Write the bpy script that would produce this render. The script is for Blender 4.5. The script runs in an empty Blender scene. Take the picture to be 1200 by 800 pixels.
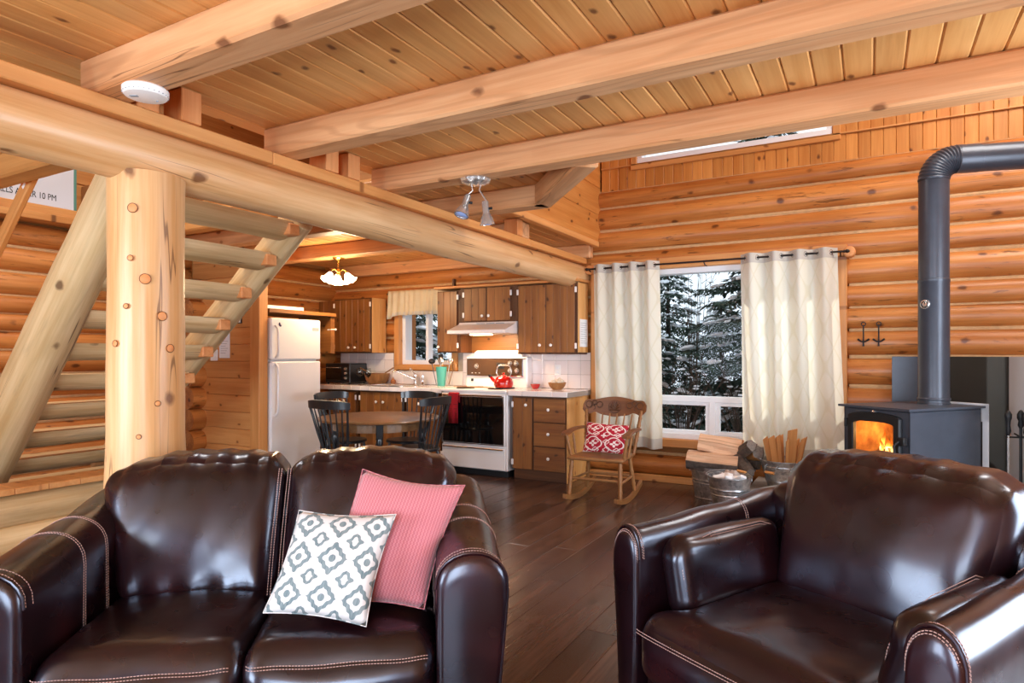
import bpy, bmesh, math, random
from mathutils import Vector, Matrix, noise
random.seed(7)
C = bpy.context.scene.collection
S = bpy.context.scene
PI = math.pi
R = math.radians

# ------------------------------------------------------------------ camera
TH = 0.51277
cam_d = bpy.data.cameras.new('camera')
cam = bpy.data.objects.new('camera', cam_d); C.objects.link(cam)
cam.location = (0, 0, 1.33); cam.rotation_euler = (PI/2, 0, TH)
cam_d.sensor_width = 36; cam_d.lens = 36*746/1200; cam_d.shift_y = 16/1200
cam_d.clip_start = 0.05; cam_d.clip_end = 200
S.camera = cam
# ------------------------------------------------------------------ world, sun, window light, exposure
S.view_settings.view_transform = 'Standard'; S.view_settings.look = 'None'
S.view_settings.exposure = 0.62; S.view_settings.gamma = 1.0; S.view_settings.use_curve_mapping = False
w = bpy.data.worlds.new('winter_sky'); S.world = w; w.use_nodes = True
bg = w.node_tree.nodes['Background']
bg.inputs[0].default_value = (0.80, 0.90, 1.0, 1); bg.inputs[1].default_value = 0.95
S.cycles.max_bounces = 8; S.cycles.diffuse_bounces = 5; S.cycles.glossy_bounces = 4
S.cycles.transparent_max_bounces = 16; S.cycles.transmission_bounces = 6
S.cycles.sample_clamp_indirect = 6.0; S.cycles.caustics_reflective = False; S.cycles.caustics_refractive = False
S.cycles.use_denoising = True

def light(name, kind, loc, energy, color, aim=None, **kw):
    d = bpy.data.lights.new(name, kind); d.energy = energy; d.color = color
    for k, v in kw.items(): setattr(d, k, v)
    o = bpy.data.objects.new(name, d); C.objects.link(o); o.location = loc
    if aim is not None:
        o.rotation_euler = Vector(aim).to_track_quat('-Z', 'Y').to_euler()
    return o
light('winter_sun', 'SUN', (-10, 12, 6), 3.0, (1.0, 0.93, 0.82), aim=(0.93, -0.30, -0.27), angle=R(0.6))
DAY = (0.76, 0.87, 1.0)
# daylight of the big glazing behind the camera and in the right wall, out of view
light('daylight_behind_a', 'AREA', (-3.2, -2.45, 1.45), 150, DAY, aim=(0.05, 1, 0.30), shape='RECTANGLE', size=2.0, size_y=1.9)
light('daylight_behind_b', 'AREA', (0.7, -2.45, 1.45), 150, DAY, aim=(-0.15, 1, 0.30), shape='RECTANGLE', size=2.0, size_y=1.9)
light('daylight_right', 'AREA', (2.32, 3.3, 1.35), 110, DAY, aim=(-1, -0.1, 0.2), shape='RECTANGLE', size=1.9, size_y=1.9)
for nm_, lx, lz, sx_, sz_ in (('portal_front', -1.45, 1.35, 2.3, 1.75), ('portal_sink', -4.98, 1.59, .84, .77), ('portal_loft', -1.25, 3.77, 1.88, .76)):
    light(nm_, 'AREA', (lx, 6.80, lz), 1, DAY, aim=(0, -1, 0), shape='RECTANGLE', size=sx_, size_y=sz_).data.cycles.is_portal = True
light('fill_stair_well', 'AREA', (-4.7, 2.6, 4.7), 85, (1.0, 0.96, 0.90), aim=(0.1, 0, -1), shape='RECTANGLE', size=1.6, size_y=1.2)  # added fill lamp over the stair well to brighten the stairs, no real source
light('fill_loft_gable', 'AREA', (1.6, 5.0, 4.6), 70, (1.0, 0.94, 0.86), aim=(-0.4, 0.3, -1), shape='RECTANGLE', size=1.5, size_y=1.2)  # made-up fill lamp high in the loft opening

# ------------------------------------------------------------------ mesh builder
def perm_of(dims, axis=None):
    idx = [0, 1, 2]
    if axis is None: axis = max(idx, key=lambda i: dims[i])
    rest = sorted([i for i in idx if i != axis], key=lambda i: -dims[i])
    return [axis] + rest

class MB:
    def __init__(s): s.v, s.f, s.g, s.mi, s.sm = [], [], [], [], []
    def add(s, verts, faces, M=None, axis=None, mi=0, g=None, smooth=False):
        b = len(s.v)
        if g is None:
            lo = [min(v[i] for v in verts) for i in range(3)]; hi = [max(v[i] for v in verts) for i in range(3)]
            p = perm_of([hi[i]-lo[i] for i in range(3)], axis)
            o = (random.uniform(0, 9), random.uniform(0, 9), random.uniform(0, 9))
            g = [(v[p[0]]+o[0], v[p[1]]+o[1], v[p[2]]+o[2]) for v in verts]
        s.g += g
        s.v += [tuple(M @ Vector(v)) for v in verts] if M is not None else [tuple(v) for v in verts]
        s.f += [tuple(b+i for i in f) for f in faces]
        s.mi += [mi]*len(faces); s.sm += [smooth]*len(faces)
        return s
    def box(s, a, b, M=None, axis=None, mi=0):
        x0, y0, z0 = a; x1, y1, z1 = b
        v = [(x0,y0,z0),(x1,y0,z0),(x1,y1,z0),(x0,y1,z0),(x0,y0,z1),(x1,y0,z1),(x1,y1,z1),(x0,y1,z1)]
        f = [(0,3,2,1),(4,5,6,7),(0,1,5,4),(1,2,6,5),(2,3,7,6),(3,0,4,7)]
        return s.add(v, f, M, axis, mi)
    def cbox(s, a, b, c=.004, M=None, axis=None, mi=0):
        lo = [min(a[i], b[i]) for i in range(3)]; hi = [max(a[i], b[i]) for i in range(3)]
        c = min([c]+[(hi[i]-lo[i])*.45 for i in range(3)])
        v = []; ix = {}
        for cx in (0, 1):
            for cy in (0, 1):
                for cz in (0, 1):
                    k = (cx, cy, cz)
                    for ax in range(3):
                        p = []
                        for i in range(3):
                            e = hi[i] if k[i] else lo[i]
                            if i != ax: e += -c if k[i] else c
                            p.append(e)
                        ix[k, ax] = len(v); v.append(tuple(p))
        f = []
        for ax in range(3):
            o = [i for i in range(3) if i != ax]
            for sd in (0, 1):
                q = []
                for u, w_ in ((0,0),(1,0),(1,1),(0,1)):
                    k = [0,0,0]; k[ax] = sd; k[o[0]] = u; k[o[1]] = w_
                    q.append(ix[tuple(k), ax])
                f.append(tuple(q))
            for u in (0, 1):
                for w_ in (0, 1):
                    k0 = [0,0,0]; k0[o[0]] = u; k0[o[1]] = w_; k1 = list(k0); k1[ax] = 1
                    f.append((ix[tuple(k0), o[0]], ix[tuple(k1), o[0]], ix[tuple(k1), o[1]], ix[tuple(k0), o[1]]))
        for k in [(x,y,z) for x in (0,1) for y in (0,1) for z in (0,1)]:
            f.append((ix[k,0], ix[k,1], ix[k,2]))
        return s.add(v, f, M, axis, mi)
    def rings(s, rings, closed=True, cap0=True, cap1=True, M=None, axis=None, mi=0, smooth=True, g=None):
        v = [p for r in rings for p in r]; n = len(rings[0]); f = []
        for i in range(len(rings)-1):
            for j in range(n if closed else n-1):
                k = (j+1) % n
                f.append((i*n+j, i*n+k, (i+1)*n+k, (i+1)*n+j))
        if closed and cap0: f.append(tuple(range(n-1, -1, -1)))
        if closed and cap1: f.append(tuple((len(rings)-1)*n+j for j in range(n)))
        return s.add(v, f, M, axis, mi, g=g, smooth=smooth)
    def tube(s, pts, r, seg=8, M=None, mi=0, cap=True, sq=1.0):
        pts = [Vector(p) for p in pts]; n = len(pts)
        rr = r if isinstance(r, (list, tuple)) else [r]*n
        t0 = (pts[1]-pts[0]).normalized()
        up = Vector((0,0,1)) if abs(t0.z) < .9 else Vector((1,0,0))
        nx = t0.cross(up).normalized(); rs = []; gs = []; L = 0; o = random.uniform(0, 9)
        for i in range(n):
            t = (pts[min(i+1, n-1)]-pts[max(i-1, 0)]).normalized()
            nx = (nx - t*nx.dot(t)).normalized(); ny = t.cross(nx)
            if i: L += (pts[i]-pts[i-1]).length
            rs.append([tuple(pts[i]+nx*math.cos(a)*rr[i]+ny*math.sin(a)*rr[i]*sq) for a in [2*PI*j/seg for j in range(seg)]])
            gs += [(L+o, math.cos(2*PI*j/seg)*rr[i]+o, math.sin(2*PI*j/seg)*rr[i]) for j in range(seg)]
        return s.rings(rs, True, cap, cap, M, mi=mi, g=gs)
    def lathe(s, prof, seg=20, M=None, mi=0, cap0=True, cap1=True, sx=1, sy=1):
        rs = [[(r*math.cos(2*PI*j/seg)*sx, r*math.sin(2*PI*j/seg)*sy, z) for j in range(seg)] for r, z in prof]
        return s.rings(rs, True, cap0, cap1, M, axis=2, mi=mi)
    def log(s, p0, p1, r0, r1=None, seg=20, nl=24, wob=.02, M=None, sq=1.0, seed=0, mi=0):
        r1 = r0 if r1 is None else r1
        p0, p1 = Vector(p0), Vector(p1); ax = (p1-p0); L = ax.length; t = ax.normalized()
        up = Vector((0,0,1)) if abs(t.z) < .9 else Vector((0,1,0))
        nx = t.cross(up).normalized(); ny = nx.cross(t); rs, gs = [], []
        o = random.uniform(0, 30)
        for i in range(nl+1):
            u = i/nl; c = p0+ax*u; r = r0+(r1-r0)*u; row = []
            for j in range(seg):
                a = 2*PI*j/seg; d = nx*math.cos(a)+ny*math.sin(a)*sq
                q = 1+wob*2*noise.noise(Vector((L*u*1.1+o, math.cos(a)*1.2, math.sin(a)*1.2+seed)))+wob*.8*noise.noise(Vector((L*u*4+o, math.cos(a)*2.5, math.sin(a)*2.5)))
                row.append(tuple(c+d*r*q)); gs.append((L*u+o, math.cos(a)*r+o, math.sin(a)*r))
            rs.append(row)
        return s.rings(rs, True, True, True, M, mi=mi, g=gs)
    def torus(s, R_, r, seg=24, ss=8, M=None, mi=0, sx=1, sy=1):
        v, f = [], []
        for i in range(seg):
            a = 2*PI*i/seg
            for j in range(ss):
                b = 2*PI*j/ss; q = R_+r*math.cos(b)
                v.append((q*math.cos(a)*sx, q*math.sin(a)*sy, r*math.sin(b)))
        for i in range(seg):
            for j in range(ss):
                f.append((i*ss+j, ((i+1)%seg)*ss+j, ((i+1)%seg)*ss+(j+1)%ss, i*ss+(j+1)%ss))
        return s.add(v, f, M, None, mi, smooth=True)
    def blob(s, c, r, n=8, m=6, M=None, mi=0, jit=0, sd=0):
        rs = []
        for i in range(m+1):
            t = PI*i/m; row = []
            for j in range(n):
                a = 2*PI*j/n
                d = Vector((math.sin(t)*math.cos(a), math.sin(t)*math.sin(a), -math.cos(t)))
                q = 1+jit*noise.noise(d*2.1+Vector((sd, sd*.7, 0)))
                rr = max(math.sin(t), .02)/max(math.sin(t), 1e-6) if i in (0, m) else 1
                row.append((c[0]+d.x*r[0]*q, c[1]+d.y*r[1]*q, c[2]+d.z*r[2]*q))
            rs.append(row)
        return s.rings(rs, True, True, True, M, mi=mi)
    def cushion(s, hx, hy, hz, r=.05, puff=(0,0,.03), n=14, fn=None, M=None, mi=0):
        """rounded box, denser towards its edges, with crowned faces; fn(Vector)->Vector warps it"""
        ts = [math.sin(PI/2*(2*i/n-1)) for i in range(n+1)]
        v, f, key = [], [], {}
        h = (hx, hy, hz)
        def vert(u):
            k = tuple(round(q, 5) for q in u)
            if k in key: return key[k]
            p = Vector([u[i]*h[i] for i in range(3)])
            inn = Vector([max(-h[i]+r, min(h[i]-r, p[i])) for i in range(3)])
            d = p-inn
            if d.length > 1e-9: p = inn+d.normalized()*min(r, d.length) if sum(abs(d[i]) > 1e-9 for i in range(3)) > 1 else p
            for i in range(3):
                j, l = (i+1) % 3, (i+2) % 3
                p[i] += puff[i]*u[i]*(1-u[j]**2)*(1-u[l]**2)
            if fn: p = fn(p)
            key[k] = len(v); v.append(tuple(p)); return key[k]
        for ax in range(3):
            o = [(ax+1) % 3, (ax+2) % 3]
            for sd in (-1, 1):
                for i in range(n):
                    for j in range(n):
                        q = []
                        for a, b in ((i,j),(i+1,j),(i+1,j+1),(i,j+1)):
                            u = [0,0,0]; u[ax] = sd; u[o[0]] = ts[a]; u[o[1]] = ts[b]; q.append(vert(u))
                        f.append(tuple(q) if sd > 0 else tuple(q[::-1]))
        return s.add(v, f, M, None, mi, smooth=True)
    def prism(s, poly, h0, h1, M=None, axis=None, mi=0, smooth=False):
        n = len(poly)
        v = [(x, y, h0) for x, y in poly]+[(x, y, h1) for x, y in poly]
        f = [tuple(range(n-1, -1, -1)), tuple(range(n, 2*n))]+[(i, (i+1) % n, n+(i+1) % n, n+i) for i in range(n)]
        return s.add(v, f, M, axis, mi, smooth=smooth)
    def mesh(s, name, mats, ang=38):
        me = bpy.data.meshes.new(name)
        me.from_pydata(s.v, [], s.f)
        a = me.attributes.new('grain', 'FLOAT_VECTOR', 'POINT')
        a.data.foreach_set('vector', [q for g in s.g for q in g])
        for m in (mats if isinstance(mats, (list, tuple)) else [mats]): me.materials.append(m)
        me.polygons.foreach_set('material_index', s.mi)
        me.polygons.foreach_set('use_smooth', s.sm)
        bm = bmesh.new(); bm.from_mesh(me); bmesh.ops.recalc_face_normals(bm, faces=bm.faces); bm.to_mesh(me); bm.free()
        if any(s.sm): me.set_sharp_from_angle(angle=R(ang))
        me.update(); return me
    def obj(s, name, mats, parent=None, loc=(0,0,0), rot=(0,0,0), ang=38):
        return link(name, s.mesh(name, mats, ang), parent, loc, rot)

def link(name, me, parent=None, loc=(0,0,0), rot=(0,0,0)):
    o = bpy.data.objects.new(name, me); C.objects.link(o)
    o.location = loc; o.rotation_euler = rot
    if parent is not None: o.parent = parent
    return o
def tag(o, label=None, cat=None, group=None, kind=None):
    if label: o['label'] = label
    if cat: o['category'] = cat
    if group: o['group'] = group
    if kind: o['kind'] = kind
    return o
def thing(name, label, cat, loc=(0,0,0), rz=0, group=None):
    o = bpy.data.objects.new(name, None); C.objects.link(o); o.empty_display_size = .1
    o.location = loc; o.rotation_euler = (0, 0, rz)
    return tag(o, label, cat, group)
def copy_tree(o, parent=None):
    c = o.copy(); C.objects.link(c)
    if parent is not None: c.parent = parent
    for ch in list(o.children): copy_tree(ch, c)
    return c
def T(x=0, y=0, z=0): return Matrix.Translation((x, y, z))
def RX(a): return Matrix.Rotation(a, 4, 'X')
def RY(a): return Matrix.Rotation(a, 4, 'Y')
def RZ(a): return Matrix.Rotation(a, 4, 'Z')
def SC(x, y, z): return Matrix.Diagonal((x, y, z, 1))
def lerp(a, b, t): return a+(b-a)*t
def sstep(a, b, x):
    t = max(0, min(1, (x-a)/(b-a))); return t*t*(3-2*t)

# ------------------------------------------------------------------ materials
class NT:
    def __init__(s, name):
        s.m = bpy.data.materials.new(name); s.m.use_nodes = True
        s.n = s.m.node_tree.nodes; s.l = s.m.node_tree.links
        s.b = s.n['Principled BSDF']; s.out = s.n['Material Output']
    def new(s, t, **kw):
        n = s.n.new(t)
        for k, v in kw.items(): setattr(n, k, v)
        return n
    def put(s, sock, v):
        if isinstance(v, bpy.types.NodeSocket): s.l.new(v, sock)
        elif v is not None: sock.default_value = v
    def math(s, op, a, b=None, c=None, clamp=False):
        n = s.new('ShaderNodeMath', operation=op); n.use_clamp = clamp
        s.put(n.inputs[0], a)
        if b is not None: s.put(n.inputs[1], b)
        if c is not None: s.put(n.inputs[2], c)
        return n.outputs[0]
    def vmath(s, op, a, b=None):
        n = s.new('ShaderNodeVectorMath', operation=op); s.put(n.inputs[0], a)
        if b is not None: s.put(n.inputs[1], b)
        return n.outputs[0]
    def mix(s, f, a, b, mode='MIX'):
        n = s.new('ShaderNodeMix', data_type='RGBA', blend_type=mode); s.put(n.inputs[0], f)
        s.put(n.inputs[6], a if isinstance(a, bpy.types.NodeSocket) else rgba(a)); s.put(n.inputs[7], b if isinstance(b, bpy.types.NodeSocket) else rgba(b))
        return n.outputs[2]
    def noise(s, vec, scale=1, detail=3, rough=.55, dist=0):
        n = s.new('ShaderNodeTexNoise'); s.put(n.inputs['Vector'], vec)
        n.inputs['Scale'].default_value = scale; n.inputs['Detail'].default_value = detail
        n.inputs['Roughness'].default_value = rough; n.inputs['Distortion'].default_value = dist
        return n.outputs[0]
    def ramp(s, f, stops):
        n = s.new('ShaderNodeValToRGB'); s.put(n.inputs[0], f); e = n.color_ramp.elements
        while len(e) < len(stops): e.new(.5)
        for i, (p, c) in enumerate(stops): e[i].position = p; e[i].color = rgba(c)
        return n.outputs[0]
    def mrange(s, f, a, b, c=0., d=1.):
        n = s.new('ShaderNodeMapRange'); s.put(n.inputs[0], f)
        for i, v in enumerate((a, b, c, d)): s.put(n.inputs[i+1], v)
        return n.outputs[0]
    def attr(s): return s.new('ShaderNodeAttribute', attribute_name='grain').outputs['Vector']
    def objc(s): return s.new('ShaderNodeTexCoord').outputs['Object']
    def rnd(s): return s.new('ShaderNodeObjectInfo').outputs['Random']
    def bump(s, h, strength=.2, dist=.01):
        n = s.new('ShaderNodeBump'); s.put(n.inputs['Height'], h)
        n.inputs['Strength'].default_value = strength; n.inputs['Distance'].default_value = dist
        s.l.new(n.outputs[0], s.b.inputs['Normal'])
    def sep(s, v):
        n = s.new('ShaderNodeSeparateXYZ'); s.put(n.inputs[0], v); return n.outputs
    def comb(s, x, y, z=0.):
        n = s.new('ShaderNodeCombineXYZ')
        for i, v in enumerate((x, y, z)): s.put(n.inputs[i], v)
        return n.outputs[0]
    def P(s, **kw):
        names = dict(color='Base Color', rough='Roughness', metal='Metallic', spec='Specular IOR Level', emit='Emission Color', es='Emission Strength',
                     trans='Transmission Weight', coat='Coat Weight', coatr='Coat Roughness', sheen='Sheen Weight', ior='IOR', alpha='Alpha', sub='Subsurface Weight')
        for k, v in kw.items():
            if k in ('color', 'emit') and not isinstance(v, bpy.types.NodeSocket): v = rgba(v)
            s.put(s.b.inputs[names[k]], v)
        return s
def rgba(c):
    if isinstance(c, str):
        c = c.lstrip('#'); c = [int(c[i:i+2], 16)/255 for i in (0, 2, 4)]
        c = [q/12.92 if q <= .04045 else ((q+.055)/1.055)**2.4 for q in c]
    return tuple(c)+((1,) if len(c) == 3 else ())

def wood(name, light_c, dark_c, knot_c='#6b3a16', rough=.5, knots=.35, var=.25, fine=1.0, ring=1.0, coat=0., bark=0., flat=True, bump=.12, weather=0., crack=0.):
    """solid wood: streaks and cathedral bands along the first grain axis, knots, slight piece-to-piece tone"""
    t = NT(name); a = t.attr(); r = t.rnd()
    off = t.vmath('SCALE', t.comb(1.7, 2.3, 0.0)); off.node.inputs['Scale'].default_value = 1
    n = off.node; t.l.new(t.math('MULTIPLY', r, 23.0), n.inputs['Scale'])
    p = t.vmath('ADD', a, off)
    s1 = t.noise(t.vmath('MULTIPLY', p, (.55, 9, 9)), 1, 4, .6, .4)
    s2 = t.noise(t.vmath('MULTIPLY', p, (2.2, 70, 70)), 1, 2, .6)
    rg = t.noise(t.vmath('MULTIPLY', p, (.42, 5.0, 5.0)), 1, 2, .45, .25)
    band = t.math('SINE', t.math('MULTIPLY', rg, 62.0*ring))
    band = t.mrange(band, .2, 1.0)
    kv = t.vmath('MULTIPLY', p, (4.2, 6.5, .02 if flat else 6.5))
    dn = t.new('ShaderNodeTexNoise'); dn.inputs['Scale'].default_value = 3; t.l.new(kv, dn.inputs['Vector'])
    kv2 = t.vmath('ADD', kv, t.vmath('SCALE', t.vmath('SUBTRACT', dn.outputs['Color'], (.5,.5,.5)))); kv2.node.inputs[1].links[0].from_node.inputs['Scale'].default_value = .22
    vo = t.new('ShaderNodeTexVoronoi', feature='F1'); vo.voronoi_dimensions = '2D' if flat else '3D'; vo.inputs['Scale'].default_value = 1.0; t.l.new(kv2, vo.inputs['Vector'])
    pick = t.math('LESS_THAN', t.sep(vo.outputs['Color'])[0], knots)
    core = t.math('MULTIPLY', t.mrange(vo.outputs['Distance'], .12 if flat else .19, .05 if flat else .10), pick)
    halo = t.math('MULTIPLY', t.mrange(vo.outputs['Distance'], .5, .12), pick)
    f = t.math('ADD', t.math('MULTIPLY', s1, .75), t.math('MULTIPLY', s2, .25*fine))
    f = t.mrange(f, .36, .66)
    col = t.mix(f, dark_c, light_c)
    lc, dc = rgba(light_c), rgba(dark_c)
    deep = tuple(dc[i]*.72 for i in range(3))
    col = t.mix(t.math('MULTIPLY', band, .38*min(1, ring)), col, deep)
    if weather:
        wn = t.noise(t.vmath('MULTIPLY', p, (1.3, 7, 7)), 1, 5, .65, .3)
        col = t.mix(t.math('MULTIPLY', t.mrange(wn, .56, .70), weather), col, '#5e5348')
    if bark:
        bn = t.noise(t.vmath('MULTIPLY', p, (3.0, 22, 22)), 1, 4, .7, .6)
        col = t.mix(t.math('MULTIPLY', t.mrange(bn, .60, .68), bark), col, '#4a2a14')
    if crack:
        cn = t.noise(t.vmath('MULTIPLY', p, (.5, 13, 13)), 1, 2, .5, .3)
        cl = t.mrange(t.math('ABSOLUTE', t.math('SUBTRACT', cn, .60)), .011, .004)
        cm = t.mrange(t.noise(t.vmath('MULTIPLY', p, (1.1, 3, 3)), 1, 1), .5, .6)
        crk = t.math('MULTIPLY', t.math('MULTIPLY', cl, cm), crack)
        col = t.mix(crk, col, '#5a341a')
    col = t.mix(t.math('MULTIPLY', halo, .35), col, dark_c)
    col = t.mix(t.math('MULTIPLY', core, .85), col, knot_c)
    tone = t.mrange(r, 0, 1, 1-var*.5, 1+var*.35)
    mul = t.vmath('SCALE', col); t.l.new(tone, mul.node.inputs['Scale'])
    t.P(color=mul, rough=rough, coat=coat, coatr=.25, spec=.4)
    t.bump(t.math('ADD', t.math('MULTIPLY', s2, .5), t.math('ADD', band, t.math('MULTIPLY', core, -.6))), bump, .004)
    return t.m

def plain(name, c, rough=.5, metal=0., spec=.5, coat=0., nz=0., nscale=30., sheen=0., bumps=0.):
    t = NT(name)
    if nz or bumps:
        n = t.noise(t.objc(), nscale, 4, .6)
        c0 = rgba(c); t.P(color=t.mix(t.mrange(n, .3, .7), tuple(q*(1-nz) for q in c0[:3]), tuple(min(1, q*(1+nz*.6)) for q in c0[:3])))
        if bumps: t.bump(n, bumps, .004)
    else: t.P(color=c)
    t.P(rough=rough, metal=metal, spec=spec, coat=coat, sheen=sheen); return t.m

MW = {}
MW['ceiling'] = wood('pine_plank', '#e9b06c', '#d08f4c', '#5a2a10', .42, .42, .22, ring=.35, coat=.12)
MW['beam'] = wood('fir_beam', '#e2ae7e', '#c98a58', '#6b3a1c', .5, .42, .12, ring=1.0, crack=.7, flat=False)
MW['logw'] = wood('peeled_log', '#d28a47', '#a55e27', '#54280e', .42, .75, .24, ring=.45, bark=.75, flat=False, coat=.12, bump=.2, crack=.6)
MW['logp'] = wood('pale_peeled_log', '#e6bd8c', '#c9945c', '#6b3c1a', .40, .22, .1, ring=.3, flat=False, coat=.15, bump=.25, crack=.7)
MW['logs'] = wood('weathered_log', '#e3c698', '#bf9a66', '#5f3d20', .6, .40, .16, ring=.5, flat=False, weather=.3, bump=.3, crack=.8)
MW['cut'] = wood('cut_log_face', '#e3a066', '#cf8248', '#8a4a20', .55, .1, .1, ring=.5)
MW['panel'] = wood('pine_panel', '#d8954f', '#bd7433', '#5e2d10', .45, .38, .28, ring=.3)
MW['trim'] = wood('pine_trim', '#dfa263', '#c98547', '#7a421c', .45, .28, .15, ring=.4)
MW['pinedark'] = wood('darker_pine', '#c98f52', '#a66a33', '#59300f', .5, .38, .25, ring=.3)  # pine in a darker tone than the panel and trim boards
MW['cab'] = wood('stained_pine', '#9c6632', '#774620', '#3d1f0c', .45, .48, .30, ring=.3, coat=.08)
MW['cabdark'] = wood('dark_stained_pine', '#6b4020', '#4c2b14', '#2a150a', .5, .2, .2, ring=.3)
MW['cabside'] = wood('clear_pine', '#e6b273', '#d2954f', '#8a4a20', .45, .25, .12, ring=.4)
MW['floor'] = wood('dark_laminate', '#63463a', '#382620', '#1c0f0a', .24, .18, .5, ring=.35, bump=.06)
MW['table'] = wood('table_wood', '#8a6440', '#694628', '#4a2c16', .28, .05, .1, ring=.4, coat=.3)
MW['oak'] = wood('rocker_oak', '#a9784a', '#7e5129', '#54300f', .45, .1, .1, ring=.6)
MW['oakd'] = wood('carved_oak', '#8b562b', '#6d3f1c', '#3f2410', .45, .1, .1, ring=.5)
MW['split'] = wood('split_firewood', '#e6bf9c', '#ab7248', '#8a5030', .8, .1, .3, ring=.8, bump=.9, fine=2.0, crack=.9)
MW['kind'] = wood('kindling_wood', '#dda667', '#c4854a', '#8a5030', .7, .1, .25, ring=.5, bump=.3)

def leather():
    t = NT('brown_leather'); o = t.objc()
    n = t.noise(o, 4, 1, .5); n2 = t.noise(o, 12, 1, .5)
    col = t.ramp(n, [(.3, '#16080b'), (.55, '#200c10'), (.75, '#2f1214')])
    wr = t.noise(t.vmath('MULTIPLY', o, (9, 9, 5)), 1, 1, .5, .2)
    t.P(color=col, rough=t.mrange(n2, .3, .7, .26, .33), spec=.65, coat=.35, coatr=.16)
    t.b.inputs['Specular Tint'].default_value = (.72, .80, 1, 1); t.b.inputs['Coat Tint'].default_value = (.8, .87, 1, 1)  # blue sky colour of the highlights put into the leather's reflection tint
    t.bump(wr, .16, .012)
    return t.m
M_leather = leather()
M_stitch = plain('pale_stitch_thread', '#b89a96', .7)
M_white = plain('white_enamel', '#ece6e4', .3, coat=.3)
M_appl = plain('white_textured_steel', '#e6e2e2', .35, nz=.03, nscale=200, bumps=.03)
M_vinyl = plain('white_vinyl', '#f2f4f7', .4)
M_porc = plain('white_porcelain', '#f4f0ea', .15, coat=.5)
M_black = plain('black_paint', '#15171b', .32, coat=.25)
M_steelblk = plain('matt_black_steel', '#454b56', .40, metal=.25, nz=.12, nscale=9)
M_pipe = plain('grey_black_stovepipe', '#43464f', .36, metal=.35, nz=.14, nscale=8)
M_iron = plain('cast_iron', '#1b1c1f', .5, metal=.3)
M_shield = plain('black_heat_shield', '#1d2023', .38, metal=.2, nz=.15, nscale=4)
M_silver = plain('bright_painted_panel', '#dfe3e8', .35, metal=.1)
M_chrome = plain('chrome', '#e8e8ea', .12, metal=1.)
M_nickel = plain('brushed_nickel', '#dedbd6', .25, metal=.8)
M_brass = plain('polished_brass', '#d8a24a', .2, metal=1.)
M_dkglass = plain('black_oven_glass', '#0b0a0b', .06, coat=.6)
M_panelblk = plain('smoked_control_panel', '#4a3526', .2, coat=.5)
M_red = plain('red_enamel', '#b3140c', .15, coat=.7, nz=.2, nscale=40)
M_redcloth = plain('red_terry', '#a50f22', .95, nz=.2, nscale=150, bumps=.4)
M_redcer = plain('red_ceramic', '#b02a2c', .2, coat=.5)
M_teal = plain('teal_ceramic', '#4fb0a2', .3, coat=.3)
M_rod = plain('dark_bronze_rod', '#2a2220', .4, metal=.6)
M_grout = plain('grout', '#a0948a', .9)
M_paper = plain('white_paper', '#eef0f2', .8)
M_ink = plain('black_ink', '#1a1a1c', .7)
M_greyink = plain('grey_print', '#9aa0a6', .8)
M_door = plain('grey_blue_door', '#8b919c', .5)
M_dark = plain('dark_gap', '#17110c', .9)
M_chink = plain('log_chinking', '#d0a878', .9, nz=.15, nscale=20)
M_stone = plain('pale_hearth_stone', '#b3aaa2', .7, nz=.15, nscale=14, bumps=.3)
M_bark = plain('grey_bark', '#5b5048', .9, nz=.4, nscale=30, bumps=.8)
M_endgrain = plain('grey_end_grain', '#86807a', .9, nz=.3, nscale=60)
M_garlic = plain('garlic_skin', '#e8d8c0', .6, nz=.15, nscale=60)
M_brownskin = plain('onion_skin', '#a8602c', .5, nz=.25, nscale=50)
M_wine = plain('red_wine', '#1c0508', .1)
M_slab = plain('outer_sheathing', '#a86b35', .8)
M_drywall = plain('loft_wall_paint', '#c98f55', .8)
M_plastic = plain('white_plastic', '#f2f1ee', .4)

def tile_mat():
    t = NT('cream_tile'); r = t.rnd()
    c = t.mix(r, '#efe2dc', '#f4ebe8'); t.P(color=c, rough=.16, coat=.4); return t.m
M_tile = tile_mat()
def galv():
    t = NT('galvanized_steel'); o = t.objc()
    v = t.new('ShaderNodeTexVoronoi', feature='F1'); v.inputs['Scale'].default_value = 42; t.l.new(o, v.inputs['Vector'])
    n = t.noise(o, 9, 4, .6)
    f = t.math('ADD', t.math('MULTIPLY', t.sep(v.outputs['Color'])[0], .35), t.math('MULTIPLY', n, .65))
    t.P(color=t.ramp(f, [(.25, '#8f959a'), (.55, '#b9bdc0'), (.8, '#d5d8da')]), metal=.85, rough=.34); return t.m
M_galv = galv()
def glass(name='window_glass', tint=(.97, .99, 1, 1), gl=.012):
    t = NT(name); t.n.remove(t.b)
    tr = t.new('ShaderNodeBsdfTransparent'); tr.inputs[0].default_value = tint
    gs = t.new('ShaderNodeBsdfGlossy'); gs.inputs['Roughness'].default_value = .02
    mx = t.new('ShaderNodeMixShader'); mx.inputs[0].default_value = gl
    t.l.new(tr.outputs[0], mx.inputs[1]); t.l.new(gs.outputs[0], mx.inputs[2]); t.l.new(mx.outputs[0], t.out.inputs[0]); return t.m
M_glass = glass(gl=.003)
M_sglass = glass('stove_glass', gl=.02)
M_drink = glass('wine_glass', (.90, .92, .92, 1), .05)
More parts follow.
